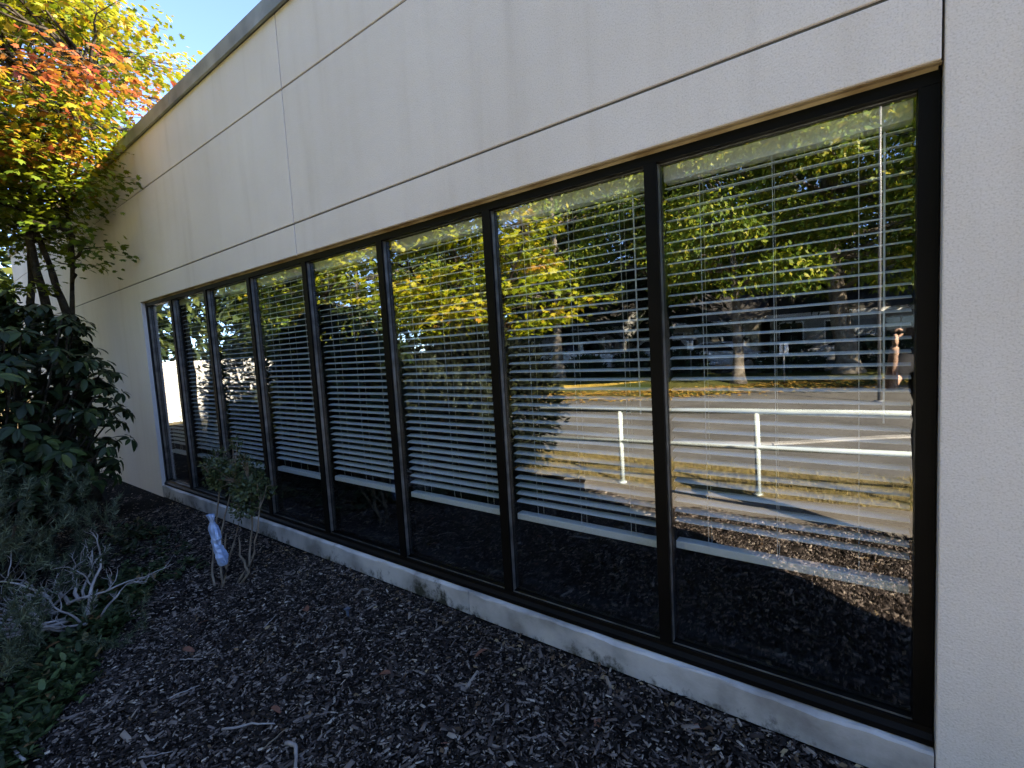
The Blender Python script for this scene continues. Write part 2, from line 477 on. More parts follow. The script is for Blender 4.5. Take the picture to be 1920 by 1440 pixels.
# ------------------------------------------------------------------ ground, path, road
def sheet(name, poly, z, mat):
    me = bpy.data.meshes.new(name)
    me.from_pydata([(x, y, z) for x, y in poly], [], [tuple(range(len(poly)))])
    me.materials.append(mat); me.update()
    o = link(name, me)
    if o.data.polygons[0].normal.z < 0:
        me.flip_normals()
    return structure(o)

sheet('ground', [(-400, -500), (400, -500), (400, 400), (-400, 400)], -0.12, M['earth'])
# asphalt drive: near edge at the grass strip, far edge runs off at a slant to the wooded lawn
road = sheet('asphalt_road', [(-30, -4.35), (-6, -3.95), (0, -4.35), (30, -6.4), (60, -9), (60, -58), (8, -20.2), (1.1, -15.6), (-1.4, -13.9), (-3.9, -11.9), (-9.5, -9.3), (-30, -8.6)], -0.116, M['asphalt'])
sheet('parking_road', [(-60, -19.2), (-3.0, -19.2), (12, -21.5), (60, -60), (-60, -25.6)], -0.112, M['asphalt'])
sheet('grass_strip', [(-16, -2.95), (-2.2, -2.93), (0.0, -3.22), (14, -4.6), (14, -5.75), (0.0, -4.40), (-6, -4.0), (-16, -4.0)], -0.075, M['earth'])
sheet('path', [(-3.0, -2.05), (-1.2, -2.25), (0.4, -1.9), (14, -2.2), (14, -4.597), (0.0, -3.217), (-2.2, -2.927), (-16, -2.947), (-16, -2.6), (-5, -2.5)], -0.07, M['path'])

# mulch bed, gently heaped
def mulch_height(x, y):
    k = np.clip(-np.asarray(y, float) / 0.35, 0, 1)
    return 0.010 + k * (0.018 * np.sin(2.1 * x + 1.3) * np.cos(2.7 * y) + 0.012 * np.sin(5.3 * x - 3.1 * y) + 0.01 * np.sin(11 * x + 7 * y) - 0.006) + np.where(y < -1.7, (y + 1.7) * 0.055, 0)
gx, gy = np.meshgrid(np.linspace(-16, 2.4, 231), np.linspace(0.05, -4.6, 93), indexing='ij')
edge = np.where(gx < -3.4, -4.3, -2.30 + 0.10 * np.sin(2.3 * gx) + 0.05 * np.sin(7 * gx + 1))
edge = np.where((gx >= -3.4) & (gx < -2.4), -4.3 + (gx + 3.4) * 2.0, edge)
gy2 = np.maximum(gy, edge)
gz = mulch_height(gx, gy2); gz = np.where(gy2 <= edge + 1e-6, -0.10, gz)
idx = np.arange(gx.size).reshape(gx.shape)
F = np.stack([idx[:-1, :-1], idx[:-1, 1:], idx[1:, 1:], idx[1:, :-1]], -1).reshape(-1, 4)
structure(link('mulch_bed', np_mesh('mulch_bed', np.stack([gx, gy2, gz], -1).reshape(-1, 3), F, M['mulch'], smooth=True)))

# wooded lawn beyond the drive, rising a little around the trees
lx, ly = np.meshgrid(np.linspace(-40, 40, 121), np.linspace(0, 1, 15), indexing='ij')
far = np.interp(lx, [-40, -9.5, -3.9, -1.4, 1.1, 8, 40], [-9.2, -9.3, -11.9, -13.9, -15.6, -20.2, -45])
end = np.interp(lx, [-40, -3, 12, 40], [-19.0, -19.0, -22.4, -50])
yy = far + (end - far) * ly
zz = -0.10 + 0.09 * np.minimum(1, ly * 14) + 0.16 * np.sin(np.pi * np.clip(ly, 0, 1)) ** 2 * (0.6 + 0.4 * np.sin(lx * 0.9))
idx = np.arange(lx.size).reshape(lx.shape)
F = np.stack([idx[:-1, :-1], idx[:-1, 1:], idx[1:, 1:], idx[1:, :-1]], -1).reshape(-1, 4)
structure(link('wooded_lawn', np_mesh('wooded_lawn', np.stack([lx, yy, zz], -1).reshape(-1, 3), F, M['lawn'], smooth=True)))
k = MB()
kp = [(-7.0, -5.0), (-2.6, -5.45), (-1.1, -5.95), (0.6, -7.1), (6, -11.2)]
for (a, b_), (c, d) in zip(kp[:-1], kp[1:]):
    t = Vector((c - a, d - b_, 0)).normalized(); nn = Vector((-t.y, t.x, 0)) * 0.08
    k.prism([(a - nn.x, b_ - nn.y), (c - nn.x, d - nn.y), (c + nn.x, d + nn.y), (a + nn.x, b_ + nn.y)], -0.116, -0.085, 'z')
structure(bevel(k.build('kerb', M['concrete']), 0.012))
k = MB()
yp = [(-8.6, -12.6), (-7.2, -13.3), (-5.2, -14.9)]
for (a, b_), (c, d) in zip(yp[:-1], yp[1:]):
    t = Vector((c - a, d - b_, 0)).normalized(); nn = Vector((-t.y, t.x, 0)) * 0.07
    k.prism([(a - nn.x, b_ - nn.y), (c - nn.x, d - nn.y), (c + nn.x, d + nn.y), (a + nn.x, b_ + nn.y)], 0.0, 0.12, 'z')
structure(bevel(k.build('yellow_kerb', M['yellow']), 0.012))

# ------------------------------------------------------------------ the building
XL, XR = -6.944, 0.207            # window opening
ZB, ZT = 0.158, 2.403
G1, G2, ZC = 2.634, 3.609, 4.137
JX = -3.439
WL, WR = -14.5, 2.05              # ends of the wall
TH = 0.13                         # cladding thickness
GW = 0.006                        # half width of the joints
bld = empty('office_building', (-3.4, 0, 0))
tag(bld, 'long low beige stucco office building with a ribbon window and grey coping', 'building')
def bpart(mb, name, mat, parent=bld, **kw):
    o = mb.build(name, mat, parent, **kw)
    if parent is bld:
        o.matrix_parent_inverse = Matrix.Translation((3.4, 0, 0))
    return o
def panel(poly):
    return bevel(bpart(MB().prism(poly, 0.0, TH), 'wall_panel', M['stucco']), 0.004, 2)
def rect(x0, x1, z0, z1):
    return [(x0, z0), (x1, z0), (x1, z1), (x0, z1)]
for x0, x1 in ((WL, JX - GW), (JX + GW, XR - GW), (XR + GW, WR)):
    panel(rect(x0, x1, G2 + GW, ZC))
    panel(rect(x0, x1, G1 + GW, G2 - GW))
panel([(WL, -0.1), (XL, -0.1), (XL, ZT), (JX - GW, ZT), (JX - GW, G1 - GW), (WL, G1 - GW)])
panel(rect(JX + GW, XR - GW, ZT, G1 - GW))
panel([(XR + 0.001, -0.1), (WR, -0.1), (WR, G1 - GW), (XR + 0.001, G1 - GW)])
j = MB()
for z in (G1, G2):
    j.quad_box(WL, WR, 0.010, TH - 0.01, z - GW - .001, z + GW + .001)
for x, z0 in ((JX, ZT), (XR, G1)):
    j.quad_box(x - GW - .001, x + GW + .001, 0.012, TH - 0.012, z0, ZC - 0.002)
bpart(j, 'joint_shadow_sealant', M['joint'])

# sill pieces with a worn, uneven top edge
def sill(x0, x1):
    n = int((x1 - x0) / 0.04); v = []; f = []
    for i in range(n + 1):
        x = x0 + (x1 - x0) * i / n
        e = 0.004 * math.sin(9 * x) + 0.003 * math.sin(23 * x + 1) + 0.002 * math.sin(61 * x)
        e2 = 0.004 * math.sin(6 * x + 2) + 0.003 * math.sin(31 * x)
        prof = [(0.012, -0.10), (0.012, 0.012), (-0.001, 0.018), (-0.001, ZB - 0.010 + e), (0.006 + e2, ZB - 0.002 + e), (0.036 + e2, ZB + 0.003), (0.062, ZB + 0.004), (0.125, ZB + 0.004), (0.125, -0.10)]
        v += [(x, a, b_) for a, b_ in prof]
    m = len(prof)
    for i in range(n):
        for q in range(m):
            q2 = (q + 1) % m
            f.append((i * m + q, (i + 1) * m + q, (i + 1) * m + q2, i * m + q2))
    f.append(tuple(range(m))); f.append(tuple(n * m + q for q in range(m - 1, -1, -1)))
    mb = MB(); mb.v = v; mb.f = f
    return bpart(mb, 'window_sill', M['sill'])
for a, b_ in ((XL + .001, -4.02), (-4.014, -1.9), (-1.895, XR - .003)):
    sill(a, b_)

# coping in lengths
x = WL - 0.03
for L in (3.05,) * 5 + (1.36,):
    c = MB().prism([(-0.035, ZC - 0.006), (-0.035, ZC + 0.118), (-0.028, ZC + 0.126), (0.40, ZC + 0.100), (0.40, ZC + 0.02), (-0.012, ZC + 0.02), (-0.012, ZC - 0.006)], x + 0.003, x + L - 0.003, 'x')
    bpart(c, 'coping', M['coping']); x += L
# the rest of the shell
s = MB()
s.quad_box(WL + .002, WR - .002, TH + .001, 0.30, G1, ZC - .002).quad_box(WL + .002, XL - .02, TH + .001, 0.30, -0.1, G1 - .001).quad_box(XR + .02, WR - .002, TH + .001, 0.30, -0.1, G1 - .001)
s.quad_box(XL - .019, XR + .019, TH + .001, 0.30, ZT + .012, G1 - .001).quad_box(XL - .019, XR + .019, 0.126, 0.30, -0.1, ZB + .02)
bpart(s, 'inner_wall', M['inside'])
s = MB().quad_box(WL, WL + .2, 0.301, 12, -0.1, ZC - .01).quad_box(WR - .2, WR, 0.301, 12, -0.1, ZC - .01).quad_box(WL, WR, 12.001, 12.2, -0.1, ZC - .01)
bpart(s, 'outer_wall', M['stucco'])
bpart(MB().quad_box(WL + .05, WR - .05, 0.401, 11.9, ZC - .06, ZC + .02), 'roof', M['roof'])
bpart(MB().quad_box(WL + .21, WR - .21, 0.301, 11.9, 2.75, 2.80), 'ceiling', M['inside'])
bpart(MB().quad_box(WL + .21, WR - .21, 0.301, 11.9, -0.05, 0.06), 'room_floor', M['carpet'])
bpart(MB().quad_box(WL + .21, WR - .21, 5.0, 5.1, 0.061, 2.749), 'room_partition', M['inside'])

# ribbon window
FY = 0.040                        # face of the frame
GYc = 0.073                       # glass
win = MB()
win.quad_box(XL + .004, XR - .004, FY, FY + .11, ZT - .052, ZT + .004)                 # head
win = bpart(win, 'ribbon_window', M['bronze'])
tag(win, 'eight dark framed panes in one long ribbon window')
def wpart(mb, name, mat):
    o = mb.build(name, mat, win)
    o.matrix_parent_inverse = Matrix.Identity(4)
    return o
pitch = 0.9040
mull = [-0.716 - pitch * i for i in range(7)]
wpart(MB().prism([(.022, ZB + .006), (.022, ZB + .028), (.026, ZB + .032), (FY - .004, ZB + .044), (FY - .001, ZB + .062), (FY + .109, ZB + .062), (FY + .109, ZB + .026), (.045, ZB + .026), (.038, ZB + .006)], XL + .004, XR - .004, 'x'), 'bottom_rail', M['bronze'])
wpart(MB().quad_box(XL + .004, XL + .050, FY + .001, FY + .109, ZB + .063, ZT - .053), 'jamb', M['bronze'])
wpart(MB().quad_box(XR - .056, XR - .004, FY + .001, FY + .109, ZB + .063, ZT - .053), 'jamb', M['bronze'])
for x in mull:
    wpart(MB().quad_box(x - .027, x + .027, FY - .002, FY + .108, ZB + .063, ZT - .053), 'mullion', M['bronze'])
wpart(MB().prism([(FY - .010, ZT - .004), (FY - .001, ZT - .014), (FY - .001, ZT - .004)], XL + .01, XR - .01, 'x'), 'head_caulk', M['caulk'])
wpart(MB().quad_box(XL + .02, XR - .002, 0.012, FY - .002, ZT - .0035, ZT - .0005), 'soffit_strip', M['caulk'])
edges = [XR - .056] + [m for m in mull] + [XL + .05]
bays = []
for i in range(8):
    xr = edges[i] - (.0 if i == 0 else .027); xl = edges[i + 1] + (.027 if i < 7 else 0)
    bays.append((xl, xr))
    g = wpart(MB().quad_box(xl - .004, xr + .004, GYc, GYc + .006, ZB + .058, ZT - .048), 'glass_pane', M['glass'])
    bd = MB().quad_box(xl + .0005, xl + .0045, FY + .012, GYc - .001, ZB + .071, ZT - .0565)
    bd.quad_box(xl + .0005, xr - .0005, FY + .010, FY + .013, ZB + .0625, ZB + .068)
    bd.quad_box(xl + .0005, xr - .0005, GYc - .006, GYc - .001, ZT - .0565, ZT - .0535)
    wpart(bd, 'glazing_bead', M['bead'])

# ------------------------------------------------------------------ blinds, one behind each pane
BY = 0.150
SP = 0.0465
order = ['first', 'second', 'third', 'fourth', 'fifth', 'sixth', 'seventh', 'eighth']
ztop = 2.265
def slat_mesh(w, name='slat'):
    v = []; f = []
    for sx in (-w / 2, w / 2):
        for t, y in ((0, -.025), (.0022, -.0125), (.003, 0), (.0022, .0125), (0, .025)):
            v.append((sx, y, t))
        for t, y in ((0, .025), (.0022, .0125), (.003, 0), (.0022, -.0125), (0, -.025)):
            v.append((sx, y, t - .0032))
    for q in range(10):
        q2 = (q + 1) % 10
        f.append((q, 10 + q, 10 + q2, q2))
    f += [(0, 1, 2, 3, 4, 5, 6, 7, 8, 9), tuple(range(19, 9, -1))]
    me = bpy.data.meshes.new(name); me.from_pydata(v, [], f); me.materials.append(M['slat']); me.update()
    return me
for i, (xl, xr) in enumerate(bays):
    bot = [0.655, 0.635, 0.635, 0.64, 0.62, 0.60, 0.58, 0.565][i]
    cx = (xl + xr) / 2; w = xr - xl - .012
    bl = empty('window_blind', (cx, BY, bot))
    where = 'nearest the right jamb' if i == 0 else 'at the far left end' if i == 7 else f'{order[i]} from the right jamb'
    tag(bl, f'white horizontal slat blind behind the window pane {where}', 'blind', 'slat blinds in the ribbon window')
    def p(mb, name, mat):
        return mb.build(name, mat, bl)
    hb = bevel(p(MB().quad_box(-w / 2, w / 2, -.036, .03, ztop + .02 - bot, ztop + .085 - bot), 'headrail', M['slat']), .003)
    n = int((ztop - bot - .03) / SP)
    sm = slat_mesh(w)
    for q in range(n):
        so = link('slat', sm, bl)
        so.location = (rnd.uniform(-.001, .001), rnd.uniform(-.001, .001), ztop - bot - q * SP)
        so.rotation_euler = (R(rnd.uniform(-1.2, 1.2) + [8.5, 10, 11, 9.5, 12, 10, 15, 9][i]), R(rnd.uniform(-.22, .22)), 0)
    bevel(p(MB().quad_box(-w / 2, w / 2, -.027, .027, -.012, .024), 'bottom_rail', M['slat']), .004)
    for cxx in (-.36, 0.0, .36):
        for yy_ in (-.0285, .0285):
            p(MB().tube([(cxx * w * .9, yy_, .01), (cxx * w * .9, yy_, ztop + .02 - bot)], .0011, 5), 'ladder_cord', M['cord'])
    if i in (0, 1):
        p(MB().tube([(w * .5 - .075, -.038, ztop - 1.0 - bot), (w * .5 - .075, -.036, ztop - bot)], .0035, 6), 'tilt_wand', M['cord'])
    else:
        p(MB().tube([(w * .5 - .03, -.034, ztop - 0.7 - bot), (w * .5 - .03, -.034, ztop - bot)], .0014, 5), 'pull_cord', M['cord'])

# ------------------------------------------------------------------ trees
def crooked(p0, p1, n=6, wob=0.08, sag=0.0):
    p0 = Vector(p0); p1 = Vector(p1); L = (p1 - p0).length
    out = []
    for i in range(n + 1):
        t = i / n
        p = p0.lerp(p1, t)
        a = math.sin(math.pi * t)
        p += Vector((rnd.uniform(-1, 1), rnd.uniform(-1, 1), rnd.uniform(-.6, .6))) * wob * L * a
        p.z += sag * L * a
        out.append(p)
    return out

def taper(r0, r1, n):
    return [r0 + (r1 - r0) * (i / n) ** 0.8 for i in range(n + 1)]

def maple(name, label, base, stems, sprays, per, leaf, group, mat='maple_leaf'):
    """vine maple: several stems, limbs to flat sprays of lobed leaves.
    sprays: list of (x, y, z, radius, tint)"""
    t = empty(name, base)
    tag(t, label, 'tree', group)
    inv = Matrix.Translation((-base[0], -base[1], -base[2]))
    tips = []
    for st in stems:
        pts, r0, r1 = st
        pts = [Vector(p) for p in pts]
        fine = []
        for a, b_ in zip(pts[:-1], pts[1:]):
            for i in range(4):
                q = a.lerp(b_, i / 4); q += Vector((rnd.uniform(-1, 1), rnd.uniform(-1, 1), 0)) * 0.018
                fine.append(q)
        fine.append(pts[-1])
        n = len(fine) - 1
        rr = [r * rnd.uniform(.9, 1.12) for r in taper(r0, r1, n)]
        rr[0] *= 1.35
        o = MB().tube(fine, rr, 10).build('trunk', M['bark_dark'], t, smooth=True)
        o.matrix_parent_inverse = inv
        tips += fine[n // 2:]
    lb = MB()
    for i, (x, y, z, rad, ti) in enumerate(sprays):
        p = Vector((x, y, z))
        best = min(tips, key=lambda q: (q - p).length + max(0, q.z - p.z) * 1.5)
        pts = crooked(best, p, 6, 0.06, 0.06)
        lb.tube(pts, taper(0.022, 0.004, 6), 6)
        for _ in range(5):
            a = rnd.uniform(0, 2 * math.pi)
            e = p + Vector((math.cos(a), math.sin(a), rnd.uniform(-.15, .1))) * rad * rnd.uniform(.5, .95)
            lb.tube(crooked(pts[-2], e, 3, 0.07), taper(0.006, 0.002, 3), 4, False)
    o = lb.build('limb', M['bark_dark'], t, smooth=True); o.matrix_parent_inverse = inv
    P = []; Dn = []; Nn = []; S = []; T = []
    for (x, y, z, rad, ti) in sprays:
        k = max(12, int(per * (rad / 0.5) ** 2))
        a = rng.uniform(0, 2 * np.pi, k); r = rad * np.sqrt(rng.uniform(0, 1, k)) * rng.uniform(.8, 1.15, k)
        c = np.stack([x + r * np.cos(a), y + r * np.sin(a), z + rng.normal(0, .055, k) - .35 * (r / rad) ** 2 * rad * .5], -1)
        out = np.stack([np.cos(a), np.sin(a), np.full(k, -.35)], -1) + rng.normal(0, .45, (k, 3))
        nn = np.stack([.35 * np.cos(a), .35 * np.sin(a), np.ones(k)], -1) + rng.normal(0, .38, (k, 3))
        P.append(c); Dn.append(out); Nn.append(nn); S.append(leaf * rng.uniform(.6, 1.25, k)); T.append(np.clip(ti + rng.normal(0, .09, k), 0, 1))
    me = scatter('crown', *MAPLE, np.concatenate(P), np.concatenate(Dn), np.concatenate(Nn), np.concatenate(S), M[mat], np.concatenate(T))
    o = link('crown', me, t); o.matrix_parent_inverse = inv
    o['kind'] = 'stuff'
    return t

# the maple beside the far end of the window, crown half over the roof
A = (-8.0, -0.62, 0.0)
sp = []
for i in range(400):
    u = rng.uniform(); a = rng.uniform(0, 2 * np.pi)
    z = 3.35 + 3.8 * u
    prof = np.interp(z, [3.3, 3.7, 4.4, 5.2, 6.3, 7.2], [.9, 1.7, 2.4, 2.2, 1.35, .4])
    r = prof * np.sqrt(rng.uniform(.12, 1))
    x = A[0] - .25 + r * np.cos(a); y = A[1] - .25 + r * np.sin(a)
    if y > -0.30 and z < 4.75: 
        y = -0.35 - rng.uniform(0, .5)
    ti = 0.34 + 0.12 * rng.normal() + (0.30 if r > .75 * prof else 0.0) * rng.uniform(0, 1.6) + 0.05 * (z - 4.6) + 0.055 * (x - A[0])
    if z < 3.8: ti = rng.uniform(.10, .30)
    if z > 6.0: ti -= .12
    sp.append((x, y, z, rng.uniform(.32, .62), float(np.clip(ti, .04, .95))))
for x, y, z, ti in ((-6.9, -.35, 3.0, .12), (-7.6, -.8, 2.62, .22), (-6.4, -.5, 3.5, .12), (-6.4, -.9, 3.5, .25), (-6.6, -.7, 3.15, .15), (-7.2, -.45, 2.85, .12)):
    sp.append((x, y, z, .34, ti))
maple('maple_tree', 'many stemmed maple turning yellow and orange beside the far end of the wall', A,
      [([(-7.95, -.62, -.05), (-8.0, -.62, 1.4), (-7.98, -.66, 2.6), (-8.05, -.75, 3.6), (-8.1, -.9, 5.4)], .085, .02),
       ([(-8.15, -.72, -.05), (-8.28, -.78, 1.5), (-8.22, -.74, 2.5), (-8.1, -.7, 3.2), (-7.5, -.6, 4.9)], .075, .018),
       ([(-7.75, -.52, -.05), (-7.72, -.45, 1.5), (-7.85, -.52, 2.5), (-7.95, -.6, 3.1), (-8.9, -.9, 5.2)], .07, .018),
       ([(-8.0, -.78, -.05), (-8.1, -1.0, 1.6), (-8.35, -1.2, 2.6), (-8.7, -1.5, 3.6), (-9.2, -1.9, 4.8)], .06, .015),
       ([(-7.9, -.5, -.05), (-7.9, -.5, 1.6), (-7.75, -.42, 2.7), (-7.4, -.45, 3.8), (-6.6, -.3, 4.8)], .04, .012)],
      sp, 125, .070, 'maples in the planting bed')

# two more maples across the path, seen in the glass
def maple_sprays(cx, cy_, n, prof_z, prof_r, skew, tbase):
    s = []
    for i in range(n):
        z = rng.uniform(prof_z[0], prof_z[-1]); a = rng.uniform(0, 2 * np.pi)
        pr = np.interp(z, prof_z, prof_r); r = pr * np.sqrt(rng.uniform(.15, 1))
        ti = tbase + .10 * rng.normal() + (.12 if r > .75 * pr else 0)
        s.append((cx + r * np.cos(a) + skew[0] * (z - 3) , cy_ + .75 * r * np.sin(a) + skew[1] * (z - 3), z, rng.uniform(.35, .65), float(np.clip(ti, .05, .9))))
    return s
B = (-6.9, -5.5, -0.05)
sB = maple_sprays(-6.7, -5.4, 210, [1.9, 2.3, 3.0, 4.0, 5.2, 6.6], [2.0, 2.9, 2.9, 2.1, 1.6, .4], (-.25, 0), .33)
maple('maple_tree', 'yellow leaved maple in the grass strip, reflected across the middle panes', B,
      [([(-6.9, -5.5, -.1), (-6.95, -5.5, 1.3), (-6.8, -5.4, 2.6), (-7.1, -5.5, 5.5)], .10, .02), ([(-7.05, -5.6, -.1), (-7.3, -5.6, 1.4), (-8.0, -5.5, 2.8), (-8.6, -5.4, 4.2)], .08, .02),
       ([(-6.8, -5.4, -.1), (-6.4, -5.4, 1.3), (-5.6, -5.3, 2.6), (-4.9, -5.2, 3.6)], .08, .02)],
      sB, 55, .12, 'maples in the planting bed', 'maple_yellow_lit')
B2 = (-11.8, -4.9, -0.05)
sB2 = maple_sprays(-11.6, -4.8, 120, [1.8, 2.4, 3.4, 4.6, 6.0], [1.8, 2.4, 2.3, 1.7, .4], (-.05, 0), .24)
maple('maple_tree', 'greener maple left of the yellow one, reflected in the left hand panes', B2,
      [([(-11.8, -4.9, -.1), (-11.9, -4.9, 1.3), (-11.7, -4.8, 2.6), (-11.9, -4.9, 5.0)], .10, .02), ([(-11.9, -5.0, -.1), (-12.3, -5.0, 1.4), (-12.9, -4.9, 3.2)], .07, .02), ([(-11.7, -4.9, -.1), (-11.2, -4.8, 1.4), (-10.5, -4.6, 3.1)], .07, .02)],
      sB2, 45, .13, 'maples in the planting bed', 'maple_yellow_lit')

def broadleaf(name, label, base, trunk_pts, r0, clumps, per, leaf, mat=None, group='trees on the wooded lawn'):
    t = empty(name, base); tag(t, label, 'tree', group)
    inv = Matrix.Translation(tuple(-c for c in base))
    fine = []
    pts = [Vector(p) for p in trunk_pts]
    for a, b_ in zip(pts[:-1], pts[1:]):
        for i in range(4):
            fine.append(a.lerp(b_, i / 4) + Vector((rnd.uniform(-1, 1), rnd.uniform(-1, 1), 0)) * r0 * .12)
    fine.append(pts[-1]); n = len(fine) - 1
    rr = taper(r0, r0 * .25, n); rr[0] *= 1.6; rr[1] *= 1.15
    mb = MB().tube(fine, rr, 14)
    o = mb.build('trunk', M['bark'], t, smooth=True); o.matrix_parent_inverse = inv
    lb = MB()
    P = []; Dn = []; Nn = []; S = []
    for (x, y, z, rad) in clumps:
        p = Vector((x, y, z))
        st = min(fine[n // 3:], key=lambda q: (q - p).length + max(0, q.z - p.z) * 2)
        lb.tube(crooked(st, p, 5, .07, .05), taper(r0 * .22, .015, 5), 6)
        k = int(per * rad * rad)
        d = rand_dirs(k); rr_ = rad * rng.uniform(.25, 1, k) ** .5
        c = np.array([x, y, z]) + d * rr_[:, None] * np.array([1, 1, .72])
        P.append(c); Dn.append(rng.normal(0, 1, (k, 3)) + d * .5 + np.array([0, 0, -.5])); Nn.append(d * .5 + rng.normal(0, .5, (k, 3)) + np.array([0, 0, .8])); S.append(leaf * rng.uniform(.6, 1.3, k))
    o = lb.build('limb', M['bark'], t, smooth=True); o.matrix_parent_inverse = inv
    me = scatter('crown', *LEAF, np.concatenate(P), np.concatenate(Dn), np.concatenate(Nn), np.concatenate(S), mat or M['oak_leaf'])
    o = link('crown', me, t); o.matrix_parent_inverse = inv; o['kind'] = 'stuff'
    return t

def crown_clumps(cx, cy_, z0, z1, rmax, n, rad=(.7, 1.3)):
    c = []
    for i in range(n):
        u = rng.uniform(); z = z0 + (z1 - z0) * u
        pr = rmax * np.sin(np.pi * np.clip(.18 + .78 * u, 0, 1)) ** .7
        a = rng.uniform(0, 2 * np.pi); r = pr * np.sqrt(rng.uniform(.1, 1))
        c.append((cx + r * np.cos(a), cy_ + r * np.sin(a), z, rng.uniform(*rad)))
    return c

broadleaf('shade_tree', 'big broadleaf tree with thick leaning pale trunk, reflected in the rightmost pane', (-.3, -17.3, 0),
          [(-.3, -17.3, -.1), (-.42, -17.3, 1.2), (-.62, -17.2, 2.8), (-.8, -17.0, 5), (-.9, -17, 9), (-.9, -17, 12)], .40,
          crown_clumps(-.2, -16.6, 3.2, 13.5, 5.6, 100), 520, .17)
broadleaf('shade_tree', 'slimmer tree with a lit trunk foot left of the leaning trunk in the glass', (-3.1, -14.2, 0),
          [(-3.1, -14.2, -.1), (-3.1, -14.2, 1.5), (-3.15, -14.1, 3.5), (-3.2, -14, 8)], .20,
          crown_clumps(-3.4, -13.4, 3.1, 9.0, 3.1, 50, (.6, 1.1)), 520, .15)
broadleaf('shade_tree', 'broadleaf tree at the right edge of the glass, behind the light pole', (5.2, -15.0, 0),
          [(5.2, -15, -.1), (5.2, -15, 2), (5.0, -15, 4), (5, -15, 9)], .28, crown_clumps(4.6, -14.6, 3.0, 11, 4.6, 66), 420, .18)
broadleaf('shade_tree', 'broadleaf tree standing behind the yellow maples on the lawn', (-10.5, -15.5, 0),
          [(-10.5, -15.5, -.1), (-10.5, -15.5, 2), (-10.3, -15.4, 4), (-10.4, -15.5, 9)], .26, crown_clumps(-10.5, -15.3, 3.4, 11, 4.0, 50), 240, .18)
broadleaf('shade_tree', 'broadleaf tree far left on the lawn beyond the greener maple', (-20, -12.5, 0),
          [(-20, -12.5, -.1), (-20, -12.5, 2), (-19.8, -12.4, 4), (-20, -12.5, 9)], .28, crown_clumps(-20, -12.3, 2.6, 11, 4.8, 54), 220, .2)
broadleaf('shade_tree', 'far broadleaf tree behind the parked cars', (-16.5, -28.5, 0),
          [(-16.5, -28.5, -.1), (-16.5, -28.5, 3), (-16.4, -28.4, 9)], .3, crown_clumps(-16.5, -28.5, 2.4, 12, 5.0, 50, (.9, 1.6)), 150, .26)

for bx_, by_, r_, lab in ((-6.6, -17.6, 3.8, 'broadleaf tree left of the slim tree, shading the parked sedan'), (3.4, -20.5, 4.6, 'broadleaf tree behind the light pole, shading the grey house'), (9.5, -21, 4.6, 'broadleaf tree beyond the right end of the window view')):  # trees added to cast shade over the parked cars and houses
    broadleaf('shade_tree', lab, (bx_, by_, 0), [(bx_, by_, -.1), (bx_ + .1, by_, 2), (bx_, by_, 4), (bx_, by_, 10)], .24, crown_clumps(bx_, by_, 3.6, 12, r_, 62), 330, .2)

def fir(name, label, base, h, rmax, seed):
    t = empty(name, base); tag(t, label, 'tree', 'tall firs behind the parked cars')
    inv = Matrix.Translation(tuple(-c for c in base))
    o = MB().tube([(base[0], base[1], -.12), (base[0] + .1, base[1], h * .5), (base[0], base[1], h)], [.34, .2, .02], 10).build('trunk', M['bark_dark'], t, smooth=True)
    o.matrix_parent_inverse = inv
    P = []; Dn = []; Nn = []; S = []
    nb = int(h * 15)
    for i in range(nb):
        u = (i + rng.uniform()) / nb; z = 2.2 + (h - 2.3) * u
        L = rmax * (1 - u) ** .8 * rng.uniform(.75, 1.1) + .15
        a = rng.uniform(0, 2 * np.pi); k = int(22 * L) + 8
        tt = rng.uniform(.12, 1, k)
        d = np.array([np.cos(a), np.sin(a), 0]); sd = np.array([-np.sin(a), np.cos(a), 0])
        off = rng.normal(0, .16 * L ** .5, k) * (1.1 - tt * .6)
        c = np.array([base[0], base[1], z]) + d * (L * tt)[:, None] + sd * off[:, None] + np.stack([np.zeros(k), np.zeros(k), .12 * L * tt - .42 * L * tt ** 2 + rng.normal(0, .05, k)], -1)
        P.append(c); Dn.append(d + sd * (off * 2.5)[:, None] + rng.normal(0, .25, (k, 3)) + np.array([0, 0, -.35])); Nn.append(np.array([0, 0, 1]) + rng.normal(0, .3, (k, 3)))
        S.append(np.stack([rng.uniform(.18, .3, k), rng.uniform(.35, .65, k), np.full(k, .3)], -1))
    me = scatter('crown', *LEAF, np.concatenate(P), np.concatenate(Dn), np.concatenate(Nn), np.concatenate(S), M['fir_leaf'])
    o = link('crown', me, t); o.matrix_parent_inverse = inv; o['kind'] = 'stuff'
for i, (x, y, h, r, lab) in enumerate([(-7.5, -20.5, 17, 3.2, 'tall dark fir right of the yellow maple in the glass'), (-13.5, -21.5, 19, 3.6, 'tall dark fir behind the yellow maple in the glass'),
                                     (-2.2, -29.5, 20, 3.8, 'tall dark fir behind the leaning trunk'), (5.5, -27.5, 18, 3.8, 'tall dark fir at the right behind the light pole'),
                                     (-21.5, -19.5, 18, 3.6, 'tall dark fir far left beyond the greener maple'), (-29, -15, 17, 3.8, 'leftmost tall fir beyond the white fence'), (-11, -31, 22, 4.2, 'tallest fir behind the cream house')]):
    fir('fir_tree', lab, (x, y, 0), h, r, i)

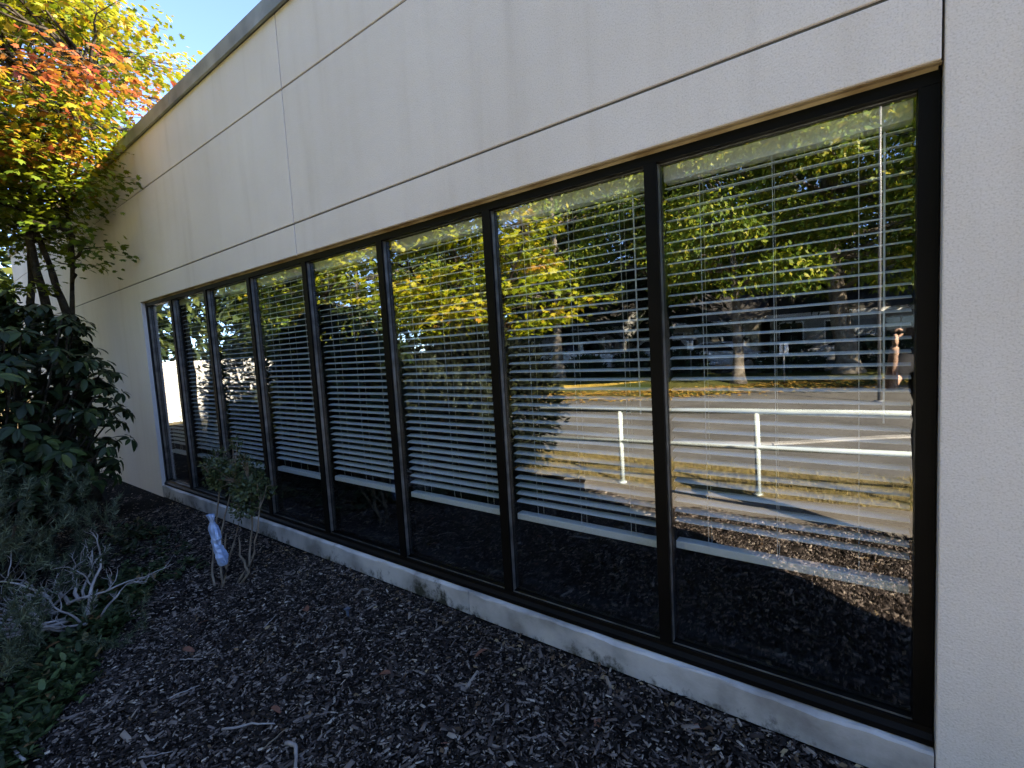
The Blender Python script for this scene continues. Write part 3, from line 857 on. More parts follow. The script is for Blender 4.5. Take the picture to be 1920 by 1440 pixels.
# ------------------------------------------------------------------ shrubs
# rhododendron by the left edge
RB = (-5.42, -1.47, 0.0)
rh = empty('rhododendron', RB)
tag(rh, 'big dark rhododendron with long glossy leaves against the left of the wall', 'shrub')
inv = Matrix.Translation(tuple(-c for c in RB))
lb = MB(); whorls = []
for i in range(330):
    d = rand_dirs(1)[0]; 
    if d[2] < -.55: d[2] = -d[2]
    rad = np.array([.98, .86, 1.05]) * (rng.uniform(.55, 1.0) ** .4)
    p = np.array([RB[0], RB[1], 1.30]) + d * rad
    p[1] = min(p[1], -.50); p[2] = max(.32, p[2])
    whorls.append((p, d))
for i, (p, d) in enumerate(whorls):
    if i < 90:
        root = Vector((RB[0] + rnd.uniform(-.2, .2), RB[1] + rnd.uniform(-.15, .15), -.03))
        mid = root.lerp(Vector(p), .5) + Vector((0, 0, .12))
        lb.tube([root, mid + Vector((rnd.uniform(-.07, .07), rnd.uniform(-.07, .07), 0)), Vector(p) - Vector(d) * .03], [.018, .011, .006], 5)
o = lb.build('stem', M['bark_dark'], rh, smooth=True); o.matrix_parent_inverse = inv
camp = np.array([0, -2.0, 1.613])
P = []; Dn = []; Nn = []; S = []
for p, d in whorls:
    k = rng.integers(8, 13); a0 = rng.uniform(0, 6.28)
    ax = norm(d * .7 + np.array([0, 0, .9]))
    e1 = norm(np.cross(ax, [.3, .8, .1])); e2 = np.cross(ax, e1)
    for q in range(k):
        a = a0 + q * 2.4; el = rng.uniform(-.55, .35)
        dd = np.cos(a) * e1 + np.sin(a) * e2 + ax * el + np.array([0, 0, -.18])
        P.append(p + dd * .02); Dn.append(dd); Nn.append(ax + rng.normal(0, .15, 3)); S.append(rng.uniform(.065, .115))
P = np.array(P); Dn = np.array(Dn); Nn = np.array(Nn); S = np.array(S)
vis = np.argsort(np.linalg.norm(P - camp, axis=1) - 1.0 * norm(P - np.array([RB[0], RB[1], 1.3])) @ norm(camp - np.array([RB[0], RB[1], 1.3])))
near, rest = vis[:300], vis[300:]
T_, F_ = LONG
leaf_me = []
for v in range(4):
    Tv = np.array(T_); Tv[:, 2] += (-.10 + .08 * v) * Tv[:, 1] ** 2; Tv[:, 0] *= (.85 + .1 * v)
    leaf_me.append(np_mesh('leaf', Tv, np.array(F_), M['rhodo_leaf'], smooth=True))
def leaf_matrix(p, d, n_, s):
    d = Vector(d).normalized(); sx = d.cross(Vector(n_)).normalized(); u = sx.cross(d)
    return Matrix(((sx.x * s, d.x * s, u.x * s, p[0]), (sx.y * s, d.y * s, u.y * s, p[1]), (sx.z * s, d.z * s, u.z * s, p[2]), (0, 0, 0, 1)))
rl_mats = []
for v in range(5):
    rl_mats.append(None)
for q, i in enumerate(near):
    o = link('leaf', leaf_me[q % 4], rh)
    o.matrix_parent_inverse = inv
    o.matrix_basis = leaf_matrix(P[i], Dn[i], Nn[i], S[i])
me = scatter('inner_leaves', T_, F_, P[rest], Dn[rest], Nn[rest], S[rest], M['rhodo_leaf'], smooth=True)
# second, deeper layer fills the heart of the shrub
k = 1500
d = rand_dirs(k); c = np.array([RB[0], RB[1], 1.22]) + d * np.array([.80, .66, .88]) * (rng.uniform(.1, 1, k) ** .45)[:, None]
c[:, 1] = np.minimum(c[:, 1], -.62)
me2 = scatter('deep_leaves', T_, F_, c, d + rng.normal(0, .6, (k, 3)), np.array([0, 0, 1]) + rng.normal(0, .4, (k, 3)), rng.uniform(.09, .14, k), M['rhodo_leaf'], smooth=True)
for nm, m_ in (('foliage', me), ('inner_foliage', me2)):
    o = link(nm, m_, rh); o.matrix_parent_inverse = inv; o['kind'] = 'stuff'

# round evergreen between the maple and the fence
EB = (-10.6, -2.75, 0.0)
ev = empty('evergreen_shrub', EB); tag(ev, 'dark rounded evergreen shrub hiding the right part of the white fence', 'shrub')
inv = Matrix.Translation(tuple(-c for c in EB))
lb = MB()
for i in range(30):
    d = rand_dirs(1)[0]; d[2] = abs(d[2])
    lb.tube(crooked((EB[0], EB[1], -.03), np.array([EB[0], EB[1], .9]) + d * np.array([.9, .9, 1.0]), 4, .05), taper(.025, .005, 4), 5)
o = lb.build('stem', M['bark_dark'], ev); o.matrix_parent_inverse = inv
k = 5200
d = rand_dirs(k); c = np.array([EB[0], EB[1], 1.0]) + d * np.array([1.05, 1.0, 1.15]) * (rng.uniform(.3, 1, k) ** .4 * (1 + .12 * np.sin(7 * d[:, 0]) * np.cos(6 * d[:, 2])))[:, None]
c[:, 2] = np.maximum(c[:, 2], .05)
o = link('foliage', scatter('foliage', *LEAF, c, d + rng.normal(0, .6, (k, 3)), d + np.array([0, 0, .6]), rng.uniform(.08, .14, k), M['box_leaf']), ev); o.matrix_parent_inverse = inv; o['kind'] = 'stuff'

def yew(label, base, r):
    t = empty('yew_shrub', base); tag(t, label, 'shrub', 'dark yews along the bed')
    inv = Matrix.Translation(tuple(-c for c in base)); lb = MB()
    for i in range(26):
        d = rand_dirs(1)[0]; d[2] = abs(d[2])
        lb.tube(crooked((base[0], base[1], -.08), np.array([base[0], base[1], r[2] * .4]) + d * np.array(r) * np.array([.8, .8, .5]), 4, .05), taper(.03, .006, 4), 5)
    o = lb.build('stem', M['bark_dark'], t); o.matrix_parent_inverse = inv
    k = 13000
    d = rand_dirs(k); lump = 1 + .10 * np.sin(5 * d[:, 0] + base[0]) * np.cos(6 * d[:, 2]) + .07 * np.sin(11 * d[:, 1] + 7 * d[:, 2])
    c = np.array([base[0], base[1], r[2] * .45]) + d * np.array([r[0], r[1], r[2] * .56]) * (rng.uniform(.25, 1, k) ** .35 * lump)[:, None]
    c[:, 2] = np.maximum(c[:, 2], -.05)
    S_ = np.stack([rng.uniform(.05, .09, k), rng.uniform(.07, .14, k), np.full(k, .1)], -1)
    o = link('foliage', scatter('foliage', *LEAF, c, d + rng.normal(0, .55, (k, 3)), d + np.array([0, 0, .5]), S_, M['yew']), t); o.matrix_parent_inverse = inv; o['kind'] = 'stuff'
M['yew'] = mat_island('shaded_yew_leaf', [(0.0, (0.003, 0.005, 0.003)), (0.8, (0.007, 0.010, 0.005)), (1.0, (0.018, 0.024, 0.010))], 0.7, 0.0, 0.1)  # near black leaf colour stands in for shade on the yews
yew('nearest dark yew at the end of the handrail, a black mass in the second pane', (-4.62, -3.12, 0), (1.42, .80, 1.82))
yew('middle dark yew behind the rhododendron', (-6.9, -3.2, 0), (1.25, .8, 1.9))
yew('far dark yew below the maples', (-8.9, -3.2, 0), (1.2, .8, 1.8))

# low pine with bare grey wood on its near side
PB = (-4.45, -2.10, 0.0)
pn = empty('low_pine', PB)
tag(pn, 'low spreading pine with bare bleached branches at the lower left', 'shrub')
inv = Matrix.Translation(tuple(-c for c in PB))
tuft = []
for i in range(620):
    a = rng.uniform(0, 2 * np.pi); el = np.arcsin(rng.uniform(-.05, 1))
    d = np.array([np.cos(a) * np.cos(el), np.sin(a) * np.cos(el), np.sin(el)])
    bumpy = 1 + .13 * np.sin(3 * a + 1) + .10 * np.sin(7 * a + 4 * el)
    p = np.array([PB[0], PB[1], .06]) + d * np.array([1.30, .95, 1.25]) * bumpy * rng.uniform(.55, 1.0) ** .35
    if p[1] > -1.55 and p[0] > -4.30 and p[2] > .06 and p[2] < .62 and rng.uniform() < .93: continue       # the bare side
    tuft.append((p, d))
for q in range(26):      # a few live tufts among the bare wood
    tuft.append((np.array([rng.uniform(-4.75, -3.75), rng.uniform(-1.62, -1.2), rng.uniform(.12, .5)]), np.array([.2, .3, .8])))
for cx, cy_, cz in ((-3.42, -1.28, .14), (-3.75, -1.62, .20), (-3.45, -1.75, .22), (-4.1, -1.2, .60), (-4.3, -1.3, .75)):
    for q in range(10):
        tuft.append((np.array([cx, cy_, cz]) + rng.normal(0, .08, 3), np.array([rng.normal(0, .5), rng.normal(0, .5), .8])))
P = []; Dn = []; S = []
for p, d in tuft:
    ax = norm(np.array([d[0] * .5, d[1] * .5, .55 + .6 * d[2]]) + rng.normal(0, .25, 3))
    k = 62
    t = rng.uniform(0, 1, k); dirs = norm(ax * rng.uniform(.4, 1.1, (k, 1)) + rng.normal(0, .6, (k, 3)))
    P.append(p + ax * (t * .13)[:, None]); Dn.append(dirs); S.append(np.stack([np.full(k, .0055), rng.uniform(.035, .06, k), np.ones(k)], -1))
P = np.concatenate(P); Dn = np.concatenate(Dn); S = np.concatenate(S)
me = scatter('needles', *BLADE, P, Dn, rand_dirs(len(P)), S, M['needle'])
o = link('needles', me, pn); o.matrix_parent_inverse = inv; o['kind'] = 'stuff'
lb = MB()
for i in range(70):
    p, d = tuft[rnd.randrange(len(tuft) - 80)]
    root = Vector((PB[0] + rnd.uniform(-.35, .35), PB[1] + rnd.uniform(-.3, .5), -.02))
    lb.tube(crooked(root, p, 5, .07, .05), taper(.022, .006, 5), 6)
o = lb.build('limb', M['bark_dark'], pn, smooth=True); o.matrix_parent_inverse = inv
# each bare branch forks a few times
def bare_branch(p0, dirv, length, r, depth):
    p0 = (p0[0] - .16, p0[1] - .06, p0[2])
    lbm = MB()
    def grow(p, d, L, r, dep):
        pts = [Vector(p)]; d = Vector(d).normalized(); n = 6
        for i in range(n):
            d = (d + Vector((rnd.uniform(-1, 1), rnd.uniform(-1, 1), rnd.uniform(-.8, 1))) * .42).normalized()
            d.z *= .93; d.x -= .06
            pts.append(pts[-1] + d * L / n)
        lbm.tube(pts, taper(r, r * .42, n), 6)
        if dep > 0:
            for _ in range(rnd.choice((2, 3, 4))):
                i = rnd.randrange(2, n + 1)
                nd = (d + Vector((rnd.uniform(-1, 1), rnd.uniform(-1, 1), rnd.uniform(-.5, .9))) * .95)
                grow(pts[i], nd, L * rnd.uniform(.4, .7), r * .5, dep - 1)
    grow(p0, dirv, length, r, depth)
    o = lbm.build('bare_branch', M['deadwood'], pn, smooth=True); o.matrix_parent_inverse = inv
for p0, dv, L, r in (((-3.72, -1.27, .16), (-.25, .18, .85), .42, .020), ((-3.80, -1.30, .18), (-.45, -.1, .75), .42, .022), ((-3.86, -1.34, .16), (-.8, -.25, .45), .5, .022),
                     ((-3.90, -1.40, .12), (-.9, -.5, .25), .5, .020), ((-3.74, -1.36, .10), (-.4, -.75, .15), .42, .018), ((-3.70, -1.40, .06), (-.1, -.9, .12), .45, .018),
                     ((-3.95, -1.25, .12), (-.7, .25, .55), .42, .018), ((-3.66, -1.30, .07), (-.2, -.6, .3), .35, .016), ((-3.62, -1.24, .10), (.05, .3, .7), .30, .014), ((-3.85, -1.5, .1), (-.7, -.8, .35), .45, .016),
                     ((-3.70, -1.30, -.02), (-.35, -.1, .6), .26, .034)):
    bare_branch(p0, dv, L * .85, r * .58, 2)

for q in range(16):
    a = rnd.uniform(1.6, 5.0)
    bare_branch((-3.85 + rnd.uniform(-.25, .18), -1.40 + rnd.uniform(-.2, .16), rnd.uniform(.02, .22)), (math.cos(a), math.sin(a) * .8, rnd.uniform(-.05, .8)), rnd.uniform(.25, .5), rnd.uniform(.005, .010), 2)

# clipped little shrub in front of the glass, bare stems below
SB = (-3.76, -.62, 0.0)
sh = empty('small_shrub', (SB[0] + .09, SB[1], SB[2]))
tag(sh, 'small leggy evergreen shrub with bare stems in front of the window', 'shrub')
inv = Matrix.Translation(tuple(-c for c in SB))
lobes = []
for q in range(17):
    cx = rnd.uniform(-4.10, -3.46); hgt = .88 - .16 * ((cx + 4.10) / .64) + rnd.uniform(-.17, .04)
    lobes.append(((cx - .09, rnd.uniform(-.56, -.34), hgt), (rnd.uniform(.07, .14), rnd.uniform(.07, .13), rnd.uniform(.05, .09))))
lobes += [((-4.18, -.42, .90), (.05, .05, .07)), ((-3.92, -.40, 1.0), (.04, .04, .06)), ((-3.62, -.5, .93), (.04, .04, .05))]
stems = [[(-3.78, -.66, -.03), (-3.74, -.63, .16), (-3.70, -.58, .34), (-3.62, -.52, .62)], [(-3.72, -.60, -.03), (-3.60, -.54, .12), (-3.54, -.50, .34), (-3.52, -.46, .58)],
         [(-3.84, -.68, -.03), (-3.95, -.64, .12), (-4.02, -.58, .30), (-4.08, -.48, .68)], [(-3.80, -.64, -.03), (-3.86, -.62, .14), (-3.84, -.60, .40), (-3.90, -.45, .72)],
         [(-3.76, -.58, -.03), (-3.68, -.50, .15), (-3.72, -.44, .4), (-3.7, -.42, .7)], [(-3.74, -.63, .16), (-3.82, -.60, .26), (-3.86, -.56, .36)], [(-3.60, -.54, .12), (-3.66, -.56, .24), (-3.68, -.55, .36)]]
for st in stems:
    fine = []
    for a, b_ in zip(st[:-1], st[1:]):
        for q in range(3):
            fine.append(Vector(a).lerp(Vector(b_), q / 3) + Vector((rnd.uniform(-1, 1), rnd.uniform(-1, 1), 0)) * .006)
    fine.append(Vector(st[-1]))
    o = MB().tube(fine, taper(.010, .005, len(fine) - 1), 7).build('stem', M['twig'], sh, smooth=True); o.matrix_parent_inverse = inv
lb = MB(); P = []; Dn = []; Nn = []; S = []
for c, r in lobes:
    for q in range(7):
        e = np.array(c) + rand_dirs(1)[0] * np.array(r) * .9
        sq = min(stems[:5], key=lambda t_: (Vector(t_[-1]) - Vector(e)).length)[-1]
        lb.tube(crooked(sq, e, 3, .05), [.004, .003, .0025, .002], 4, False)
    k = int(17000 * r[0] * r[1]) + 40
    d = rand_dirs(k); u = rng.uniform(.1, 1, k) ** .5
    lump = 1 + .12 * np.sin(9 * d[:, 0] + 3) * np.cos(8 * d[:, 1])
    P.append(np.array(c) + d * np.array(r) * (u * lump)[:, None]); Dn.append(d + rng.normal(0, .8, (k, 3))); Nn.append(d * .6 + np.array([0, 0, .7]) + rng.normal(0, .4, (k, 3))); S.append(rng.uniform(.014, .038, k))
P = np.concatenate(P); P[:, 1] = np.minimum(P[:, 1], -.12)
me = scatter('foliage', *LEAF, P, np.concatenate(Dn), np.concatenate(Nn), np.concatenate(S) * 1.1, M['box_leaf'])
o = link('foliage', me, sh); o.matrix_parent_inverse = inv; o['kind'] = 'stuff'
o = lb.build('twig', M['twig'], sh); o.matrix_parent_inverse = inv

# pale blue wrap hanging on one stem
v = []; f = []
nr, ns = 20, 15
for i in range(nr + 1):
    t = i / nr
    z = .36 - .42 * t
    c = Vector((-.016 * math.sin(5.5 * t + .6), .01 + .008 * math.sin(8 * t), z)) + Vector((.035 * t, 0, 0))
    r0 = float(np.interp(t, [0, .06, .13, .17, .26, .45, .62, .8, .93, 1], [.034, .030, .019, .022, .050, .056, .046, .055, .046, .030]))
    for k in range(ns):
        a = 2 * math.pi * k / ns
        rr = r0 * (1 + .24 * math.sin(2 * a + 5 * t) + .13 * math.sin(5 * a + 9 * t) + .09 * math.sin(17 * t + a) + rnd.uniform(-.15, .15))
        v.append((c.x + rr * math.cos(a), c.y + .72 * rr * math.sin(a), c.z))
for i in range(nr):
    for k in range(ns):
        k2 = (k + 1) % ns
        f.append((i * ns + k, (i + 1) * ns + k, (i + 1) * ns + k2, i * ns + k2))
mb = MB(); mb.v = v; mb.f = f
M['wrap'] = mat_noise('pale_blue_plastic', (0.20, 0.31, 0.52), (0.36, 0.47, 0.64), 7, 0.4, 0.4, 45, 0, 0.4, 6, .006)
wr = mb.build('plastic_wrap', M['wrap'], None, smooth=False, loc=(-3.58, -.70, .275))
wr.scale = (.82, .82, .86)
tag(wr, 'crumpled pale blue plastic wrap hanging on a shrub stem', 'wrap')
md = wr.modifiers.new('thick', 'SOLIDIFY'); md.thickness = .002
wr.rotation_euler = (R(4), R(-2), 0)

# ------------------------------------------------------------------ far wood that closes the view
P = []; Dn = []; Nn = []; S = []
for i in range(420):
    a = rng.uniform(R(150), R(400)); rr_ = rng.uniform(44, 62)
    x = -4 + rr_ * np.cos(a); y = -8 + rr_ * np.sin(a)
    if y > -2 and x > -34: continue
    if y > 14: continue
    h = rng.uniform(7, 17)
    for q in range(7):
        z = h * (q + .5) / 7; rad = rng.uniform(1.6, 3.0) * (1.15 - .6 * q / 7)
        k = 42
        d = rand_dirs(k)
        P.append(np.array([x, y, z]) + d * rad * rng.uniform(.5, 1, (k, 1)) + rng.normal(0, .3, 3)); Dn.append(d + np.array([0, 0, -.4])); Nn.append(d + rng.normal(0, .3, (k, 3)) + np.array([0, 0, .4])); S.append(rng.uniform(.7, 1.4, k))
M['wood_leaf'] = mat_island('far_foliage', [(0.0, (0.018, 0.034, 0.014)), (0.7, (0.045, 0.07, 0.02)), (1.0, (0.12, 0.13, 0.03))], 0.7, 0.1, 0.2)
tag(link('far_wood', scatter('far_wood', *LEAF, np.concatenate(P), np.concatenate(Dn), np.concatenate(Nn), np.concatenate(S), M['wood_leaf'])), 'far belt of dark woodland closing the view across the road', 'woodland', kind='stuff')

# ------------------------------------------------------------------ chips, litter, ground cover, grass
def bed_points(n, x0, x1, y0, y1):
    x = rng.uniform(x0, x1, n); y = rng.uniform(y0, y1, n)
    return x, y
xs = []; ys = []
for n, a in ((62000, (-3.6, .6, -1.75, -.01)), (30000, (-6.5, -3.4, -1.7, -.02)), (3500, (-10, -6, -1.3, -.02)), (14000, (-2.7, 1.4, -2.45, -1.7)), (4000, (.4, 1.9, -1.8, -.02))):
    x, y = bed_points(n, *a); xs.append(x); ys.append(y)
x = np.concatenate(xs); y = np.concatenate(ys)
n = len(x)
z = mulch_height(x, y) + rng.uniform(-.004, .010, n)
near = (x > -3.4)
L = rng.gamma(2.0, .0072, n) + .006
L = np.clip(L, .006, .075); Wd = np.clip(L * rng.uniform(.12, .5, n), .003, .012)
S = np.stack([Wd, L, rng.uniform(.002, .006, n)], -1)
big = rng.uniform(size=n) < .03
S[big] *= np.array([2.0, 2.1, 1.6])
a = rng.uniform(0, 2 * np.pi, n)
Dn = np.stack([np.cos(a), np.sin(a), rng.normal(0, .22, n)], -1)
Nn = np.stack([rng.normal(0, .38, n), rng.normal(0, .38, n), np.ones(n)], -1)
tag(link('bark_chips', scatter('bark_chips', *CHIP, np.stack([x, y, z], -1), Dn, Nn, S, M['chip'])), 'dark bark chips spread over the planting bed below the window', 'mulch', kind='stuff')

# crumbled dead leaves caught among the chips, thickest by the sill and the ground cover
n = 1500
x = rng.uniform(-6.5, .4, n); y = np.where(rng.uniform(size=n) < .45, -rng.gamma(1.3, .07, n) - .02, rng.uniform(-1.9, -.02, n))
y = np.maximum(y, -1.9)
M['leaf_bit'] = mat_island('dead_leaf_bit', [(0.0, (0.05, 0.030, 0.018)), (0.6, (0.12, 0.075, 0.045)), (0.9, (0.24, 0.17, 0.10)), (1.0, (0.38, 0.29, 0.17))], 0.8, 0.1, 0.2)
tag(link('dead_leaf_bits', scatter('dead_leaf_bits', *LEAF, np.stack([x, y, mulch_height(x, y) + rng.uniform(.006, .016, n)], -1), rand_dirs(n) * np.array([1, 1, .3]), np.array([0, 0, 1]) + rng.normal(0, .5, (n, 3)), rng.uniform(.012, .042, n), M['leaf_bit'])), 'crumbled brown leaf bits caught among the bark chips', 'leaf litter', kind='stuff')

# ground cover: loose tufts of pointed leaves along the edge of the bare mulch
pts = []
for i in range(620):
    t = rng.uniform(0, 1)
    ex, ey = -2.55 - 1.75 * t, -1.86 + 1.06 * t
    off = rng.gamma(1.6, .12)
    px, py = ex - .52 * off - .1, ey - .85 * off
    if rng.uniform() < .12: px, py = rng.uniform(-6.2, -4.2), rng.uniform(-1.1, -.45)
    pts.append((px, py))
P = []; Dn = []; Nn = []; S = []
for px, py in pts:
    k = rng.integers(8, 16); h = rng.uniform(.01, .09)
    a = rng.uniform(0, 2 * np.pi, k)
    P.append(np.stack([px + rng.normal(0, .025, k), py + rng.normal(0, .025, k), mulch_height(px, py) + rng.uniform(0, h, k)], -1))
    Dn.append(np.stack([np.cos(a), np.sin(a), rng.uniform(.15, 1.5, k)], -1)); Nn.append(np.stack([-.5 * np.cos(a), -.5 * np.sin(a), np.ones(k)], -1)); S.append(rng.uniform(.03, .07, k))
tag(link('ground_cover', scatter('ground_cover', *LONG, np.concatenate(P), np.concatenate(Dn), np.concatenate(Nn), np.concatenate(S), M['cover_leaf'], smooth=True)), 'low dark green ground cover along the edge of the bark mulch', 'ground cover', kind='stuff')

# dry grass beside the path
n = 26000
x = rng.uniform(-7, 6, n); lo = np.interp(x, [-7, -2.2, 0, 6], [-2.95, -2.93, -3.22, -3.82]); hi = np.interp(x, [-7, -6, 0, 6], [-4.0, -4.0, -4.38, -4.95])
y = lo + (hi - lo) * rng.uniform(0, 1, n)
clump = .5 + .5 * np.sin(3.1 * x + 2 * y) * np.cos(4.3 * x - 3 * y)
S = np.stack([np.full(n, .006), rng.uniform(.03, .10, n) * (.6 + .6 * clump), np.ones(n)], -1)
Dn = np.stack([rng.normal(0, .6, n), rng.normal(0, .6, n), np.ones(n)], -1)
tag(link('dry_grass', scatter('dry_grass', *BLADE, np.stack([x, y, np.full(n, -.075)], -1), Dn, rand_dirs(n), S, M['grass'])), 'dry straw coloured grass under the white handrail', 'grass', kind='stuff')
n = 5200
x = rng.uniform(-9, 5, n); y0 = np.interp(x, [-9.5, -3.9, -1.4, 1.1, 8], [-9.3, -11.9, -13.9, -15.6, -20.2])
y = y0 + rng.normal(-.45, .55, n)
on = y < y0
z = np.where(on, -.10 + .09 * np.minimum(1, (y0 - y) / 6 * 14), -.112) + .03
tag(link('leaf_litter', scatter('leaf_litter', *LEAF, np.stack([x, y, z], -1), rand_dirs(n) * np.array([1, 1, .15]), np.array([0, 0, 1]) + rng.normal(0, .25, (n, 3)), rng.uniform(.08, .15, n), M['litter'])), 'yellow fallen leaves along the edge of the wooded lawn', 'leaf litter', kind='stuff')

# single leaves and twigs lying on the mulch
def fallen(pos, s, rot, col, label, group=None):
    T = np.array(LONG[0]) * s; T[:, 2] *= 1.5
    me = np_mesh('fallen_leaf', T, np.array(LONG[1]), col, smooth=True)
    o = link('fallen_leaf', me); o.location = pos; o.rotation_euler = (R(8), R(rnd.uniform(-25, 25)), rot)
    tag(o, label, 'leaf', group)
tan = mat_noise('tan_leaf', (.42, .34, .22), (.58, .48, .33), 20, .8, .2, 60)
rust = mat_noise('rust_leaf', (.12, .05, .035), (.22, .09, .055), 20, .8, .2, 60)
fallen((-2.16, -.83, .012), .05, .6, tan, 'bright tan fallen leaf in the middle of the bark mulch')
fallen((-2.83, -.50, .012), .11, 1.4, rust, 'reddish brown fallen leaf near the window sill')
for p in ((-2.55, -.17), (-.9, -.3), (-1.9, -.6), (-3.0, -.35), (-2.2, -1.05), (-3.5, -.5), (-4.3, -.75), (-1.35, -.75), (-.55, -.15), (-3.1, -1.1), (-2.30, -.15), (-3.3, -.95), (-3.75, -1.05), (-3.2, -1.5), (-1.6, -.2), (-4.9, -.5)):
    fallen((p[0], p[1], .012), rnd.uniform(.05, .08), rnd.uniform(0, 6), rust, 'small brown fallen leaf lying on the bark mulch', 'brown leaves on the mulch')
def stick(name, pts, r, label, mat='deadwood', group=None):
    fine = []
    for a, b_ in zip(pts[:-1], pts[1:]):
        for q in range(4):
            fine.append(Vector(a).lerp(Vector(b_), q / 4) + Vector((rnd.uniform(-1, 1), rnd.uniform(-1, 1), rnd.uniform(-.3, .3))) * .004)
    fine.append(Vector(pts[-1]))
    o = MB().tube(fine, taper(r, r * .45, len(fine) - 1), 7).build(name, M[mat], None, smooth=True)
    return tag(o, label, 'twig', group)
stick('twig', [(-1.93, -1.13, .02), (-1.86, -1.12, .045), (-1.80, -1.15, .03), (-1.74, -1.20, .02), (-1.62, -1.20, .022)], .010, 'pale crooked twig on the mulch at the bottom edge')
stick('twig', [(-2.25, -1.24, .015), (-2.15, -1.16, .03), (-2.07, -1.10, .025)], .006, 'thin curved twig left of the crooked one')
stick('twig', [(-1.98, -1.2, .02), (-1.97, -1.14, .04), (-1.99, -1.08, .03)], .004, 'fine straw stalk between two twigs on the mulch', 'twig')
stick('twig', [(-3.05, -1.80, .04), (-2.88, -1.80, .05), (-2.76, -1.78, .04)], .013, 'grey branch end lying in ground cover at the left edge')
stick('twig', [(-1.58, -1.27, .018), (-1.55, -1.31, .02), (-1.50, -1.34, .018)], .014, 'stubby bark stick on the mulch by the bottom edge')
for p, a in (((-3.0, -1.15), .3), ((-2.7, -1.3), 1.0), ((-2.5, -.6), 2.2), ((-1.2, -.55), .8), ((-2.9, -.75), 1.8), ((-2.4, -1.5), .5)):
    stick('twig', [(p[0], p[1], .012), (p[0] + .06 * math.cos(a), p[1] + .06 * math.sin(a), .026), (p[0] + .13 * math.cos(a + .3), p[1] + .13 * math.sin(a + .3), .014)], .0038, 'thin bleached twig lying on the bark mulch', 'deadwood', 'twigs on the mulch')
st = MB().tube([(0, 0, -.06), (0, 0, .075)], [.008, .009], 8).quad_box(-.014, .014, -.014, .014, .075, .082).build('irrigation_stake', mat_plain('blue_grey_plastic', (.06, .085, .13), .5), None, loc=(-2.52, -.42, 0))
tag(st, 'short blue grey stake standing in the mulch near the sill', 'stake')

# ------------------------------------------------------------------ white handrail
d0 = Vector((-2.27, -3.02, 0)); d1 = Vector((-.85, -3.20, 0)); sv = d1 - d0
hr = empty('handrail', (-.85, -3.2, -.07)); tag(hr, 'white two bar pipe handrail on posts beside the path', 'railing')
inv = Matrix.Translation((.85, 3.2, .07))
def hp(mb, name):
    o = mb.build(name, M['rail'], hr, smooth=True); o.matrix_parent_inverse = inv
a0 = d0 - sv * .72; a1 = d0 + sv * 5.0
for nm, z, r in (('top_rail', .80, .030), ('middle_rail', .43, .027)):
    hp(MB().tube([(a0.x, a0.y, z), (a1.x, a1.y, z)], r, 12), nm)
for i in range(0, 6):
    q = d0 + sv * i
    hp(MB().tube([(q.x, q.y, -.10), (q.x, q.y, .795)], .027, 12), 'post')
    hp(MB().tube([(q.x, q.y, -.075), (q.x, q.y, -.060)], .05, 12), 'base_plate')

# ------------------------------------------------------------------ light pole and signs
lp = empty('light_pole', (.37, -11.3, -.11)); tag(lp, 'tall grey light pole standing in the road edge, right of the leaning trunk', 'light pole')
MB().tube([(0, 0, 0), (0, 0, 8.5)], [.034, .026], 12).build('pole', M['pole'], lp, smooth=True)
MB().tube([(0, 0, 0), (0, 0, .03)], [.10, .10], 14).build('base_plate', M['pole'], lp, smooth=True)
MB().tube([(0, 0, 8.4), (.5, 0, 8.65), (1.1, 0, 8.7)], [.03, .03, .03], 8).build('arm', M['pole'], lp, smooth=True)
bevel(MB().quad_box(.9, 1.6, -.15, .15, 8.62, 8.78).build('lamp_head', M['pole'], lp), .03)
M['sign'] = mat_plain('sign_white', (.75, .76, .76), .5)
for (x, y, h, lab) in ((-1.85, -14.4, 1.3, 'thin sign post with small white plate between the two trunks'), (-5.2, -16.4, 1.5, 'thin sign post with small white plate left of the slim tree')):
    s = empty('sign_post', (x, y, -.05)); tag(s, lab, 'sign')
    MB().tube([(0, 0, -.05), (0, 0, h)], .02, 8).build('post', M['pole'], s, smooth=True)
    bevel(MB().quad_box(-.12, .12, -.03, -.02, h - .35, h).build('plate', M['sign'], s), .01)

